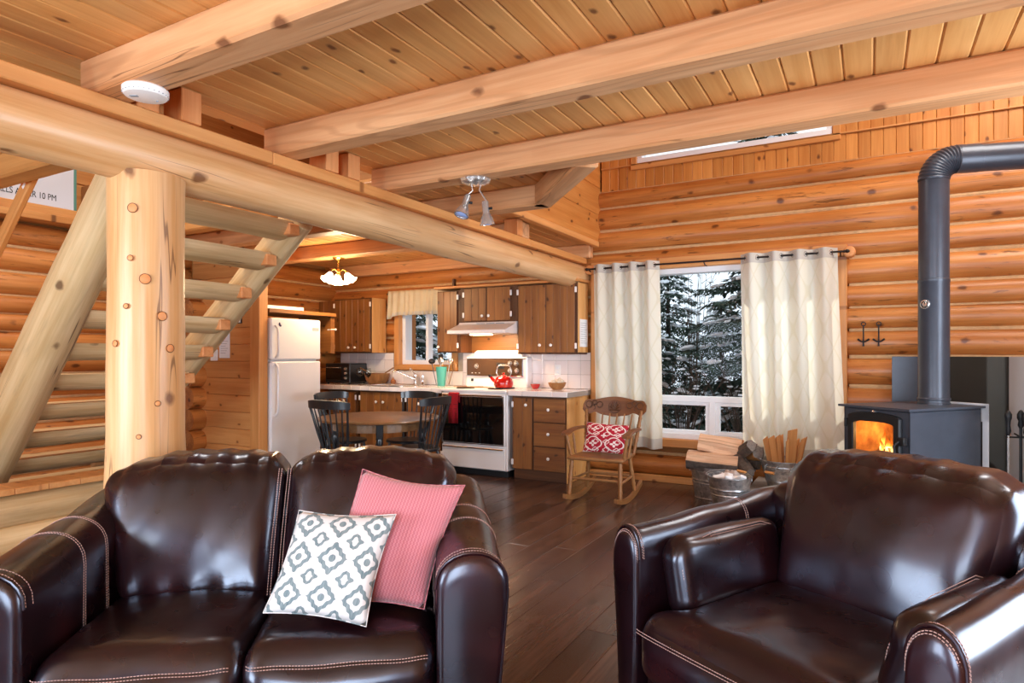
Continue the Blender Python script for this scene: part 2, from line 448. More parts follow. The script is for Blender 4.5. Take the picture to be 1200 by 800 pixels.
def cloth(name, c, c2, trans=.5, scale=7, diam=False):
    t = NT(name); t.n.remove(t.b); p = t.attr()
    if diam:
        u, v, _ = t.sep(p)
        a = t.math('ABSOLUTE', t.math('SINE', t.math('MULTIPLY', u, 16.0))); b = t.math('ABSOLUTE', t.math('SINE', t.math('MULTIPLY', v, 9.0)))
        f = t.mrange(t.math('ABSOLUTE', t.math('SUBTRACT', a, b)), .05, .16)
        f = t.math('MULTIPLY', f, .8)
    else: f = t.noise(p, scale, 3, .6)
    col = t.mix(f, c, c2)
    w_ = t.noise(t.vmath('MULTIPLY', p, (260, 260, 260)), 1, 1, .5)
    col = t.mix(t.math('MULTIPLY', w_, .18), col, tuple(q*.8 for q in rgba(c)[:3]))
    d = t.new('ShaderNodeBsdfDiffuse'); tr = t.new('ShaderNodeBsdfTranslucent')
    t.l.new(col, d.inputs[0]); t.l.new(col, tr.inputs[0])
    mx = t.new('ShaderNodeMixShader'); mx.inputs[0].default_value = trans
    t.l.new(d.outputs[0], mx.inputs[1]); t.l.new(tr.outputs[0], mx.inputs[2]); t.l.new(mx.outputs[0], t.out.inputs[0]); return t.m
M_curtain = cloth('cream_curtain_cloth', '#ece6d0', '#f5f1e2', .32, diam=True)
M_hem = cloth('grey_hem_cloth', '#cfc8bd', '#dcd6cc', .3)
M_val = cloth('cream_valance_cloth', '#d6c6a2', '#ece0c4', .2)
def emis(name, c, s):
    t = NT(name); t.P(color=c, emit=c, es=s, rough=.4); return t.m
M_bulb = emis('lit_frosted_shade', (1.0, .80, .50), 9.0)
M_hoodlamp = emis('hood_lamp', (1.0, .72, .42), 5.0)
M_spotlens = plain('spot_lens', '#9db4e6', .1, coat=.8)
def flame():
    t = NT('flame'); a = t.attr(); h = t.sep(a)[0]
    n = t.noise(t.vmath('MULTIPLY', a, (6, 20, 20)), 1, 2, .5)
    f = t.math('ADD', h, t.math('MULTIPLY', n, .35))
    c = t.ramp(f, [(.15, (1., .75, .3)), (.5, (1., .42, .05)), (.95, (.7, .12, .01))])
    e = t.new('ShaderNodeEmission'); t.l.new(c, e.inputs[0]); t.put(e.inputs[1], t.mrange(f, .1, 1.1, 3.2, .7))
    t.n.remove(t.b); t.l.new(e.outputs[0], t.out.inputs[0]); return t.m
M_flame = flame()
def ember():
    t = NT('glowing_ember'); n = t.noise(t.objc(), 22, 4, .6)
    f = t.mrange(n, .42, .62)
    t.P(color='#2a1208', emit=t.mix(f, (1., .25, .02), (1., .62, .2)), es=t.math('MULTIPLY', f, 3.0), rough=.9); return t.m
M_ember = ember()
def brickm():
    t = NT('firebrick'); n = t.noise(t.objc(), 9, 3, .6)
    t.P(color=t.ramp(n, [(.3, '#7a4a22'), (.7, '#c89050')]), rough=.9); return t.m
M_brick = brickm()
def snow_m():
    t = NT('snow'); n = t.noise(t.objc(), 14, 3, .5); t.P(color='#f2f6fb', rough=.7, spec=.3); t.bump(n, .4, .03); return t.m
M_snow = snow_m()
M_needle = plain('conifer_needles', '#34483a', .8, nz=.5, nscale=5)
M_twig = plain('bare_twig', '#4a3b30', .9, nz=.3, nscale=20)

def ikat():
    t = NT('ikat_cloth'); u, v, _ = t.sep(t.attr())
    w1 = t.noise(t.vmath('MULTIPLY', t.attr(), (9, 9, 1)), 1, 2, .5)
    def ring(ou, ov, k, r0, wd, r1):
        x = t.math('SUBTRACT', t.math('FRACT', t.math('ADD', t.math('MULTIPLY', u, k), ou)), .5)
        y = t.math('SUBTRACT', t.math('FRACT', t.math('ADD', t.math('MULTIPLY', v, k), ov)), .5)
        ax = t.math('ABSOLUTE', x); ay = t.math('ABSOLUTE', y)
        d = t.math('ADD', ax, ay)
        d = t.math('ADD', d, t.math('MULTIPLY', t.math('SINE', t.math('MULTIPLY', t.math('SUBTRACT', ax, ay), 22.0)), .022))
        d = t.math('ADD', d, t.math('MULTIPLY', t.math('SUBTRACT', w1, .5), .06))
        rg = t.math('LESS_THAN', t.math('ABSOLUTE', t.math('SUBTRACT', d, r0)), wd)
        rr = t.math('SQRT', t.math('ADD', t.math('MULTIPLY', x, x), t.math('MULTIPLY', y, y)))
        return t.math('MAXIMUM', rg, t.math('LESS_THAN', rr, r1))
    f = t.math('MAXIMUM', ring(0, 0, 2.9, .36, .08, .10), ring(.5, .5, 2.9, .19, .06, 0.0))
    fade = t.noise(t.vmath('MULTIPLY', t.attr(), (60, 4, 1)), 1, 2, .6)
    ink = t.mix(t.mrange(fade, .3, .75), '#5f747c', '#8a9a9e')
    t.P(color=t.mix(f, '#d6d7d8', ink), rough=.85, sheen=.1)
    t.bump(t.noise(t.vmath('MULTIPLY', t.attr(), (300, 300, 1)), 1, 1), .15, .002); return t.m
M_ikat = ikat()
def knit():
    t = NT('pink_knit'); u, v, _ = t.sep(t.attr())
    a = t.math('SINE', t.math('MULTIPLY', v, 240.0)); b = t.math('SINE', t.math('ADD', t.math('MULTIPLY', u, 210.0), t.math('MULTIPLY', a, 1.2)))
    h = t.math('MULTIPLY', t.math('ADD', t.math('MULTIPLY', a, b), 1.0), .5)
    t.P(color=t.mix(h, '#b9626f', '#d68f99'), rough=.95, sheen=.3); t.bump(h, .45, .003); return t.m
M_knit = knit()
def redfloral():
    t = NT('red_floral_cloth'); u, v, _ = t.sep(t.attr())
    def cell(k, o, r0, r1, n_, wd, fill):
        x = t.math('SUBTRACT', t.math('FRACT', t.math('ADD', t.math('MULTIPLY', u, k), o)), .5)
        y = t.math('SUBTRACT', t.math('FRACT', t.math('ADD', t.math('MULTIPLY', v, k), o)), .5)
        rr = t.math('SQRT', t.math('ADD', t.math('MULTIPLY', x, x), t.math('MULTIPLY', y, y)))
        th = t.math('ARCTAN2', y, x)
        ed = t.math('ADD', r0, t.math('MULTIPLY', t.math('ABSOLUTE', t.math('COSINE', t.math('MULTIPLY', th, n_))), r1))
        if fill: return t.math('LESS_THAN', rr, ed)
        return t.math('LESS_THAN', t.math('ABSOLUTE', t.math('SUBTRACT', rr, ed)), wd)
    f = t.math('MAXIMUM', cell(2.0, .0, .05, .15, 2.0, 0, True), cell(2.0, .0, .36, .06, 2.0, .032, False))
    f = t.math('MAXIMUM', f, cell(2.0, .5, .04, .10, 2.0, 0, True))
    f = t.math('MAXIMUM', f, cell(4.0, .25, .18, .10, 2.0, .04, False))
    f = t.math('MINIMUM', f, t.math('SUBTRACT', 1.0, cell(2.0, .0, .03, .02, 2.0, 0, True)))
    t.P(color=t.mix(f, '#b01830', '#f0e4e0'), rough=.9); return t.m
M_redfl = redfloral()
# ------------------------------------------------------------------ structure
WY = 6.59                     # inner face of the window wall
LX = -6.60                    # inner face of the left wall
CZ = 2.552                    # underside of the ceiling planks
XR, YF = 2.4, -2.6
LEV = [.05, .29, .54, .79, 1.045, 1.315, 1.565, 1.77, 1.975, 2.235, 2.46, 2.70, 2.955, 3.13]
OPEN = [(-2.60, -.28, .46, 2.235), (-5.40, -4.56, 1.21, 1.98), (-2.19, -.31, 3.39, 4.15)]

def slab_rects(x0, x1, z0, z1, opens):
    xs = sorted(set([x0, x1]+[q for o in opens for q in o[:2]])); out = []
    for a, b in zip(xs, xs[1:]):
        cuts = sorted([(o[2], o[3]) for o in opens if o[0] <= a and o[1] >= b]); z = z0
        for c0, c1 in cuts:
            if c0 > z: out.append((a, b, z, c0))
            z = c1
        if z < z1: out.append((a, b, z, z1))
    return out

# ---- back wall (window wall)
mb = MB()
for a, b, c, d in slab_rects(-7.1, 2.7, 0, 5.0, OPEN): mb.box((a, 6.74, c), (b, 6.92, d))
wall_back = tag(mb.obj('wall_back', M_slab), 'log wall with the big curtained window and the kitchen units', kind='structure')
def wall_log_x(x0, x1, za, zb):
    r = (zb-za)/2*1.03
    m = MB(); m.log((x0, WY+r*.98, (za+zb)/2), (x1, WY+r*.98, (za+zb)/2), r, seg=16, nl=max(3, int((x1-x0)*5)), wob=.022, seed=za)
    m.obj('log', MW['logw'], wall_back)
for za, zb in zip(LEV, LEV[1:]):
    segs = [(-7.0, XR+.1)]
    for o in OPEN:
        ov = min(zb, o[3])-max(za, o[2])
        if ov > .06:
            m_ = .07
            segs = [s_ for a, b in segs for s_ in ([(a, o[0]-m_), (o[1]+m_, b)] if a < o[0] and b > o[1] else [(a, b)])]
    for a, b in segs: wall_log_x(a, b, za, zb)
for z in LEV[1:]:
    for a, b in [(-7.0, -5.5), (-4.4, -2.72), (-.17, XR)] if 1.2 < z < 2.0 else ([(-7.0, -2.72), (-.17, XR)] if .46 < z < 2.25 else [(-7.0, XR)]):
        m = MB(); m.tube([(a+(b-a)*i/16, WY+.072+.006*noise.noise(Vector((i, z*9, 0))), z+.006*noise.noise(Vector((i*.7, z*5, 3)))) for i in range(17)], .022, 6)
        m.obj('chinking', M_chink, wall_back)
# vertical pine planks above the logs
pw = .1
m = MB(); m.cbox((-pw/2+.001, 0, 0), (pw/2-.001, .02, .255), .004); pl_lo = m.mesh('plank', MW['panel'])
m = MB(); m.cbox((-pw/2+.001, 0, 0), (pw/2-.001, .02, 1.6), .004); pl_hi = m.mesh('plank', MW['panel'])
m = MB(); m.cbox((-pw/2+.001, 0, 0), (pw/2-.001, .02, .8), .004); pl_top = m.mesh('plank', MW['panel'])
x = -2.55
while x < XR:
    link('plank', pl_lo, wall_back, (x, WY+.05, 3.13))
    if OPEN[2][0]-.05 < x < OPEN[2][1]+.05: link('plank', pl_top, wall_back, (x, WY+.042, 4.16))
    else: link('plank', pl_hi, wall_back, (x, WY+.042, 3.387))
    x += pw
m = MB(); m.cbox((-2.6, WY+.03, 3.375), (XR, WY+.075, 3.39), .003); m.obj('ledge_strip', MW['trim'], wall_back)

# ---- left wall
mb = MB(); 
for a, b, c, d in slab_rects(YF, 7.0, 0, 5.0, [(3.74, 4.40, 0, 2.04)]): mb.box((LX-.33, a, c), (LX-.16, b, d))
mb.box((LX-.5, 3.6, 0), (LX-.45, 4.6, 2.2))
wall_left = tag(mb.obj('wall_left', M_slab), kind='structure')
LL = [.05, .27, .50, .72, .94, 1.16, 1.385, 1.54, 1.70, 1.86, 2.075, 2.30, 2.52]
for za, zb in zip(LL, LL[1:]):
    r = (zb-za)/2*1.03
    for a, b in ([(YF, 3.62), (4.5, 6.95)] if zb < 2.1 else [(YF, 6.95)]):
        m = MB(); m.log((LX-r*.98, a, (za+zb)/2), (LX-r*.98, b, (za+zb)/2), r, seg=16, nl=int((b-a)*5), wob=.022, seed=zb)
        m.obj('log', MW['logw'], wall_left)
for z in LL[1:-1]:
    m = MB(); m.tube([(LX-.07, YF+(3.6-YF)*i/12, z+.005*noise.noise(Vector((i, z*7, 1)))) for i in range(13)], .02, 6); m.obj('chinking', M_chink, wall_left)
    if z > 1.3:
        m = MB(); m.tube([(LX-.07, 4.5+2.1*i/8, z+.005*noise.noise(Vector((i, z*7, 2)))) for i in range(9)], .02, 6); m.obj('chinking', M_chink, wall_left)
for i in range(8):   # boards of the stair well above the log wall
    m = MB(); m.cbox((LX-.12, 1.2, 2.70+.29*i), (LX-.10, 6.6, 2.985+.29*i), .006); m.obj('board', MW['pinedark'], wall_left)
m = MB(); m.cbox((LX-.10, 1.2, 2.535), (LX+.16, 3.9, 2.60), .006); m.obj('ledge_board', MW['pinedark'], wall_left)
m = MB(); m.cbox((LX-.10, 1.2, 2.60), (LX+.10, 3.9, 2.685), .006); m.obj('ledge_board', MW['pinedark'], wall_left)
# door in the left wall
d1 = tag(MB().cbox((LX-.13, 3.76, .01), (LX-.09, 4.38, 2.02), .004).obj('door_1', M_door), 'grey blue door behind the stairs', kind='structure')
m = MB(); m.blob((LX-.045, 4.30, 1.0), (.028, .028, .028), 12, 8); m.tube([(LX-.09, 4.30, 1.0), (LX-.05, 4.30, 1.0)], .012); m.obj('door_knob', M_brass, d1)
for y0, y1, nm in ((3.62, 3.74, 'trim_1'), (4.40, 4.54, 'trim_2')):
    tag(MB().cbox((LX-.12, y0, 0), (LX+.02, y1, 2.14), .006).obj(nm, MW['trim']), kind='structure')
tag(MB().cbox((LX-.12, 3.62, 2.04), (LX+.02, 4.54, 2.14), .006).obj('trim_3', MW['trim']), kind='structure')

# ---- right wall and front wall (behind the camera), with their big windows
def plain_wall(nm, rects, ax, opens, wn):
    mb = MB()
    for a, b, c, d in rects:
        if ax == 'x': mb.box((XR, a, c), (XR+.2, b, d), axis=1)
        else: mb.box((a, YF-.2, c), (b, YF, d), axis=0)
    o = tag(mb.obj(nm, MW['panel']), kind='structure')
    for k, (a, b, c, d) in enumerate(opens):
        m = MB(); g = MB()
        for (p, q, r_, s_) in ((a, b, c, c+.06), (a, b, d-.06, d), (a, a+.06, c, d), (b-.06, b, c, d), ((a+b)/2-.03, (a+b)/2+.03, c, d)):
            if ax == 'x': m.box((XR+.06, p, r_), (XR+.14, q, s_))
            else: m.box((p, YF-.14, r_), (q, YF-.06, s_))
        if ax == 'x': g.box((XR+.095, a, c), (XR+.1, b, d))
        else: g.box((a, YF-.1, c), (b, YF-.095, d))
        f = tag(m.obj('window_%d' % (wn+k), M_vinyl), kind='structure'); g.obj('pane', M_glass, f)
OR = [(2.3, 4.3, .35, 2.35)]; OF = [(-4.2, -2.2, .5, 2.4), (-.3, 1.7, .5, 2.4)]
plain_wall('wall_right', slab_rects(YF, 6.9, 0, 5, OR), 'x', OR, 4)
plain_wall('wall_front', slab_rects(LX-.3, XR+.2, 0, 5, OF), 'y', OF, 5)
tag(MB().box((LX-.4, YF-.3, 5.0), (XR+.3, 7.0, 5.1)).obj('ceiling_roof', MW['panel']), kind='structure')

# ---- floor: single planks where the camera looks, the rest one piece
mb = MB(); mb.box((LX-.3, YF-.2, -.2), (XR+.2, 6.9, -.012))
floor = tag(mb.obj('floor', M_dark), 'dark brown wood-look plank floor', kind='structure')
FP, FL = .174, 1.28
m = MB(); m.cbox((-FP/2+.0008, 0, -.012), (FP/2-.0008, FL-.0016, 0), .0022); fpl = m.mesh('floorboard', MW['floor'])
rest = MB()
n = int((XR-LX)/FP)+1
for i in range(n):
    x = LX+FP*(i+.5); y = YF-.2-((i*.47) % 1)*FL
    while y < 6.6:
        a = (x*.8714+(y+.6)*.4906); dpt = -x*.4906+(y+.6)*.8714
        vis = dpt > .8 and -1.05 < a/dpt < .95 and y > 0.2 and not (x < -3.6 and y < 2.2) and x > -5.4
        if vis: link('floorboard', fpl, floor, (x, y, 0))
        else: rest.box((x-FP/2+.0008, max(y, YF-.1), -.012), (x+FP/2-.0008, min(y+FL-.0016, 6.75), 0), axis=1)
        y += FL
tag(rest.obj('floorboards_out_of_view', MW['floor'], floor), kind='stuff')

# ---- ceiling
DX0, DY0, DX1, DY1 = -2.0, 4.18, -1.40, 3.40      # the cut corner of the loft opening
mb = MB(); Z0, Z1 = CZ+.022, CZ+.09
for a, b in (((-2.95, YF), (XR, 3.33)), ((LX-.1, YF), (-2.95, 1.97)), ((LX-.1, 3.42), (-2.95, 6.7)), ((-2.95, 3.33), (-2.0, 4.18)), ((-2.95, 4.18), (-2.62, 6.7))):
    mb.box((a[0], a[1], Z0), (b[0], b[1], Z1))
mb.prism([(DX0, 3.33), (DX1, 3.33), (DX1, DY1), (DX0, DY0)], Z0, Z1)
ceiling = tag(mb.obj('ceiling', MW['pinedark']), 'pine plank ceiling over log beams', kind='structure')
CP = .114
lens = {}
def cplank(x, y0, y1):
    L = round(y1-y0, 2)
    if L < .05: return
    if L not in lens:
        m = MB(); c = .007; h = CP/2-.0006
        pr = [(-h, .022), (-h, c), (-h+c, 0), (h-c, 0), (h, c), (h, .022)]
        m.rings([[(px, yy, pz) for px, pz in pr] for yy in (0, L)], True, True, True, axis=1, smooth=False)
        lens[L] = m.mesh('plank', MW['ceiling'])
    link('plank', lens[L], ceiling, (x, y0, CZ))
x = LX+CP/2
while x < XR:
    if x < -2.95: cplank(x, -.4, 1.97); cplank(x, 3.42, 6.6)
    elif x < -2.62: cplank(x, -.6, 6.6)
    elif x < DX0: cplank(x, -.6, DY0)
    elif x < DX1: cplank(x, -.6, DY0+(x-DX0)*(DY1-DY0)/(DX1-DX0))
    else: cplank(x, -.6, 3.33)
    x += CP
mb = MB(); mb.box((LX, YF, CZ), (XR, -.6, CZ+.022), axis=0); tag(mb.obj('planks_out_of_view', MW['ceiling'], ceiling), kind='stuff')
# fascia boards of the loft wall above the log beam
fa = MB(); fa.box((-2.70, 4.18, 2.56), (-2.64, 6.7, 4.98))
fas = tag(fa.obj('wall_loft', M_drywall), 'boarded loft wall over the kitchen', kind='structure')
for i in range(8):
    m = MB(); m.cbox((-2.64, 4.19, 2.58+.30*i), (-2.618, 6.68, 2.878+.30*i), .005); m.obj('board', MW['panel'], fas)
m = MB(); m.cbox((-2.655, 4.19, 2.515), (-2.595, 6.56, 2.575), .005); m.obj('trim_strip', MW['trim'], fas)

# ---- timbers
def timber(nm, a, b, label, mat='beam', cat='beam', c=.012, group=None):
    return tag(MB().cbox(a, b, c).obj(nm, MW[mat]), label, cat, group)
BZ = 2.40
b1 = timber('ceiling_beam', (-2.86, 1.42, BZ), (XR, 1.57, CZ-.001), 'squared ceiling beam that carries the smoke detector')
timber('ceiling_beam', (-2.86, 2.335, BZ), (XR, 2.48, CZ-.001), 'squared ceiling beam between the smoke detector beam and the spotlight beam')
timber('ceiling_beam', (-2.86, 3.185, BZ), (XR, 3.335, CZ-.001), 'squared ceiling beam at the loft edge with the twin spotlight under it')
b4 = timber('ceiling_beam', (-6.55, 4.03, BZ), (-2.02, 4.18, CZ-.001), 'short ceiling beam ending at the cut corner of the loft opening')
M = T(-2.06, 4.11, (BZ+CZ)/2) @ RZ(math.atan2(3.335-4.11, -1.38+2.06))
tag(MB().cbox((-.02, -.07, -(CZ-BZ)/2), (1.0, .07, (CZ-BZ)/2-.002), .01, M=M).obj('corner_brace_beam', MW['beam']), 'diagonal beam cutting the corner of the loft opening', 'beam')
timber('ceiling_beam', (LX, 5.09, BZ), (-2.76, 5.24, CZ-.001), 'ceiling beam over the kitchen carrying the lit flower chandelier')
timber('wall_plate_beam', (LX, 6.50, BZ), (-2.68, WY+.01, CZ-.001), 'squared timber along the log wall above the kitchen cabinets')
timber('stair_header_beam', (LX, 1.83, BZ), (-3.0, 1.97, CZ-.001), 'timber at the near edge of the stair well behind the log beam', 'pinedark')
timber('stair_header_beam', (LX, 3.40, BZ), (-3.0, 3.52, CZ-.001), 'timber at the far edge of the stair well above the top treads', 'pinedark')
mb = MB(); mb.log((-2.85, YF, 2.228), (-2.85, WY+.1, 2.208), .113, .135, seg=28, nl=90, wob=.03, seed=4)
logbeam = tag(mb.obj('log_beam', MW['logp']), 'long round peeled log beam running from the post to the window wall', 'log beam')
def cap(y0, y1): MB().cbox((-2.965, y0, 2.335), (-2.735, y1, BZ-.001), .005).obj('cap_board', MW['trim'], logbeam)
cap(YF, 2.30); cap(2.302, 5.2); cap(5.202, 6.55)
bl = MB().cbox((-.07, -.05, 0), (.07, .05, CZ-BZ-.004), .004).mesh('spacer_block', MW['cut'])
for x, y in ((-2.81, 1.64), (-2.79, 1.83), (-2.80, 2.72), (-2.80, 2.90), (-2.80, 5.0)):
    link('spacer_block', bl, logbeam, (x, y, BZ))
mb = MB(); rs = []; gs = []
for i in range(29):
    u = i/28; z = u*2.13; row = []
    r = .156+.022*math.exp(-((z-.15)/.22)**2)+.012*math.exp(-((z-.62)/.25)**2)
    for j in range(32):
        a = 2*PI*j/32
        q = r*(1+.05*noise.noise(Vector((math.cos(a)*1.1, math.sin(a)*1.1, z*1.3+7)))+.022*noise.noise(Vector((math.cos(a)*3, math.sin(a)*3, z*5))))
        q -= .006*math.exp(-((a-4.55)/.035)**2)*(1 if z > .2 else 0)
        row.append((math.cos(a)*q, math.sin(a)*q, z)); gs.append((z+3, math.cos(a)*r+3, math.sin(a)*r))
    rs.append(row)
mb.rings(rs, g=gs)
for dl, z, kr in ((-.05, 1.658, .022), (.36, 1.50, .020), (-.52, 1.54, .011), (-.85, 1.38, .014), (.58, 1.36, .018), (-.41, 1.746, .012), (-.35, 1.96, .020), (.25, 1.12, .012), (-.2, .98, .010)):
    Mk = T(0, 0, z) @ RZ(5.745+dl) @ T(.150, 0, 0) @ RY(PI/2)
    mb.lathe([(kr, -.02), (kr, .010), (kr*.8, .012), (.003, .0125)], 14, M=Mk, mi=1); mb.torus(kr, .0014, 16, 5, M=Mk @ T(0, 0, .0105), mi=2)
tag(mb.obj('log_post', [MW['logp'], MW['cut'], MW['cabdark']], loc=(-2.85, 1.70, 0)), 'thick peeled log post standing behind the loveseat', 'post')

# ---- main window
def window(nm, o, label, y0=6.66, y1=6.74):
    m = MB(); a, b, c, d = o
    for q in ((a, c, b, c+.055), (a, d-.055, b, d), (a, c+.0555, a+.055, d-.0555), (b-.055, c+.0555, b, d-.0555)):
        m.cbox((q[0], y0-.03, q[1]), (q[2], y1+.03, q[3]), .004)
    return tag(m.obj(nm, M_vinyl), label, kind='structure')
w1 = window('window_1', OPEN[0], 'large white framed window between cream curtains')
MB().cbox((-2.55, 6.65, .845), (-.33, 6.76, .905), .004).obj('rail', M_vinyl, w1)
MB().cbox((-1.435, 6.65, .51), (-1.375, 6.76, .85), .004).obj('mullion', M_vinyl, w1)
for a, b in ((-2.545, -1.435), (-1.375, -.335)):
    m = MB()
    for q in ((a, .515, b, .55), (a, .81, b, .845), (a, .5505, a+.04, .8095), (b-.04, .5505, b, .8095)): m.cbox((q[0], 6.665, q[1]), (q[2], 6.735, q[3]), .004)
    m.obj('sash', M_vinyl, w1); MB().box((a+.03, 6.70, .54), (b-.03, 6.704, .82)).obj('pane', M_glass, w1)
MB().box((-2.55, 6.70, .90), (-.33, 6.704, 2.185)).obj('pane', M_glass, w1)
def frame_trim(nums, o, wd, y0, y1, head=.11):
    a, b, c, d = o
    for nm, p, q in zip(nums, ((a-wd, c-.02), (b, c-.02), (a-wd, d), (a-wd, c-wd*.9)), ((a, d), (b+wd, d), (b+wd, d+head), (b+wd, c))):
        tag(MB().cbox((p[0], y0, p[1]), (q[0], y1, q[1]), .006).obj('trim_%d' % nm, MW['trim']), kind='structure')
frame_trim((4, 5, 6, 7), OPEN[0], .095, WY-.03, 6.68)
w2 = window('window_2', OPEN[1], 'small white window over the kitchen sink under a short valance')
MB().cbox((-5.03, 6.65, 1.26), (-4.985, 6.75, 1.93), .004).obj('mullion', M_vinyl, w2)
MB().box((-5.35, 6.70, 1.26), (-4.61, 6.704, 1.93)).obj('pane', M_glass, w2)
frame_trim((8, 9, 10, 11), OPEN[1], .08, WY-.035, 6.68, .06)
w3 = window('window_3', OPEN[2], 'high loft window showing under the near ceiling beam')
MB().box((-2.14, 6.70, 3.44), (-.36, 6.704, 4.1)).obj('pane', M_glass, w3)
frame_trim((12, 13, 14, 15), OPEN[2], .07, WY+.03, 6.68, .07)
tag(MB().cbox((-6.0, WY-.02, .0), (XR, WY+.02, .07), .004).obj('baseboard_back', MW['trim']), kind='structure')

# ---- partition beside the refrigerator
pt = tag(MB().box((-6.60, 4.44, 0), (-5.56, 4.50, CZ)).obj('wall_partition', MW['pinedark']), 'short plank partition beside the refrigerator', kind='structure')
for i in range(14):
    z = .02+.178*i
    MB().cbox((-6.55, 4.415, z), (-5.575, 4.44, min(z+.176, CZ-.003)), .006).obj('plank', MW['trim'], pt)
MB().cbox((-5.575, 4.39, 0), (-5.43, 4.50, CZ-.003), .006).obj('corner_post', MW['trim'], pt)
for i in range(9):
    m = MB(); m.log((-6.42, 4.56-.3, .16+.235*i), (-6.42, 4.44-.02, .16+.235*i), .118, seg=14, nl=3); m.obj('log_end', MW['logw'], pt)
p = thing('notice_sheet', 'white printed notice pinned to the partition planks beside the switch', 'notice', (-6.0, 4.412, 1.30))
MB().box((-.085, -.004, 0), (.085, 0, .29)).obj('sheet', M_paper, p)
m = MB()
for i in range(9): m.box((-.06, -.0052, .25-.025*i), (.06-.02*((i*7) % 3), -.004, .254-.025*i))
m.obj('text_lines', M_greyink, p)
p = thing('framed_notice', 'white notice in black frame on the partition, partly behind the stair log', 'notice', (-5.78, 4.412, 1.66))
MB().cbox((-.16, -.012, 0), (.06, 0, .30), .002).obj('frame', M_black, p); MB().box((-.15, -.0135, .01), (.05, -.012, .29)).obj('sheet', M_paper, p)
p = thing('light_switch', 'white double switch plate on the partition', 'switch', (-6.17, 4.413, 1.33))
MB().cbox((-.06, -.008, -.06), (.06, 0, .06), .004).obj('plate', M_plastic, p)
for dx in (-.025, .025): MB().cbox((dx-.006, -.018, -.014), (dx+.006, -.008, .014), .002).obj('toggle', M_plastic, p)

# ---- stairs
def sline(x0, z0, k, z): return x0+(z-z0)/k
st = thing('log_staircase', 'open staircase of half-log treads between two round log stringers behind the post', 'staircase')
m = MB(); m.log((sline(-4.68, 1.59, 1.08, .12), 2.2, .12), (sline(-4.68, 1.59, 1.08, 2.52), 2.2, 2.52), .16, .14, seg=24, nl=40, wob=.03); m.obj('stringer', MW['logs'], st)
m = MB(); m.log((sline(-4.62, 1.745, .797, .25), 3.46, .25), (sline(-4.62, 1.745, .797, 2.38), 3.46, 2.38), .13, .12, seg=24, nl=40, wob=.03); m.obj('stringer', MW['logs'], st)
TR = [(-6.03, .29), (-5.79, .515), (-5.55, .74), (-5.30, .966), (-5.06, 1.19), (-4.815, 1.414), (-4.597, 1.633), (-4.336, 1.88), (-4.049, 2.119), (-3.80, 2.33)]
for k, (x, z) in enumerate(TR):
    m = MB(); rs = []; gs = []; o = k*3.1
    for i in range(13):
        y = 2.30+1.06*i/12; row = []
        for j in range(15):
            a = PI*j/14; q = 1+.06*noise.noise(Vector((y*2+o, math.cos(a), o)))
            row.append((-math.cos(a)*.145*q, y, -math.sin(a)*.125*q)); gs.append((y+o, math.cos(a)*.14+o, math.sin(a)*.14))
        rs.append(row)
    m.rings(rs, g=gs); m.obj('tread', MW['logs'], st, loc=(x-.12, 0, z), ang=50)
    for y in (3.36,):
        m = MB(); m.cbox((-.12, -.05, -.10), (.06, .05, -.015), .008); m.obj('notch_block', MW['cut'], st, loc=(x-.02, y, z))
m = MB(); M = T(-4.50, 2.03, 2.60) @ RY(-math.atan2(.58, .63)); m.cbox((-1.5, -.02, -.045), (.12, .02, .045), .008, M=M); m.obj('handrail', MW['trim'], st)
m = MB(); m.cbox((-.30, -.0225, -.012), (-.255, -.02, .012), .001, M=M); m.obj('rail_tag', M_paper, st)
lb = thing('stair_base_wall', 'low wall of two logs capped with planks under the stairs, left of the post', 'low wall', (-4.80, 0, 0))
for k, (z, r) in enumerate(((.125, .125), (.345, .11))):
    m = MB(); m.log((0, 1.0, z), (0, 3.3, z), r, seg=16, nl=14, wob=.03); m.obj('log', MW['logs'], lb)
for y in range(12):
    MB().cbox((-.13, 1.0+.19*y, .455), (.13, 1.188+.19*y, .495), .004).obj('cap_plank', MW['trim'], lb)

# ---- sign on the stair well ledge
sg = thing('house_rules_sign', 'white sign about calls after 10 pm propped on the stair well ledge', 'sign', (LX+.05, 2.0, 2.69))
MB().cbox((-.014, 0, 0), (0, 1.22, .44), .002).obj('board', plain('grey_white_board', '#c3c6d0', .6), sg)
MB().cbox((-.016, 1.205, 0), (.002, 1.23, .44), .002).obj('edge_strip', plain('green_edge', '#4d7f72', .5), sg)
def text(body, size, loc, parent, mat, rot, ext=.0008, align='LEFT', nm='lettering', sx=1.):
    c = bpy.data.curves.new(nm, 'FONT'); c.body = body; c.size = size; c.extrude = ext; c.align_x = align; c.materials.append(mat)
    o = bpy.data.objects.new(nm, c); C.objects.link(o); c.offset = 0
    dg = bpy.context.evaluated_depsgraph_get(); me = bpy.data.meshes.new_from_object(o.evaluated_get(dg)); bpy.data.objects.remove(o)
    o = link(nm, me, parent, loc, rot); o.scale = (sx, 1, 1); return o
text('NO CALLS AFTER 10 PM', .080, (.001, 1.06, .06), sg, M_ink, (PI/2, 0, PI/2), .001, 'RIGHT', sx=.72)
m = MB(); m.cbox((0, .80, .27), (.002, .95, .42), .001); m.obj('picture', plain('dark_print', '#4a2024', .7), sg)
m = MB(); m.cbox((.002, .815, .285), (.003, .87, .405), .001); m.obj('picture_detail', plain('yellow_print', '#c9a23e', .7), sg)
m = MB(); m.prism([(.42, .20), (.72, .20), (.70, .27), (.50, .30)], 0, .002, M=Matrix(((0,0,1,0),(1,0,0,0),(0,1,0,0),(0,0,0,1)))); m.obj('picture', plain('pale_yellow_print', '#d9cf86', .7), sg)
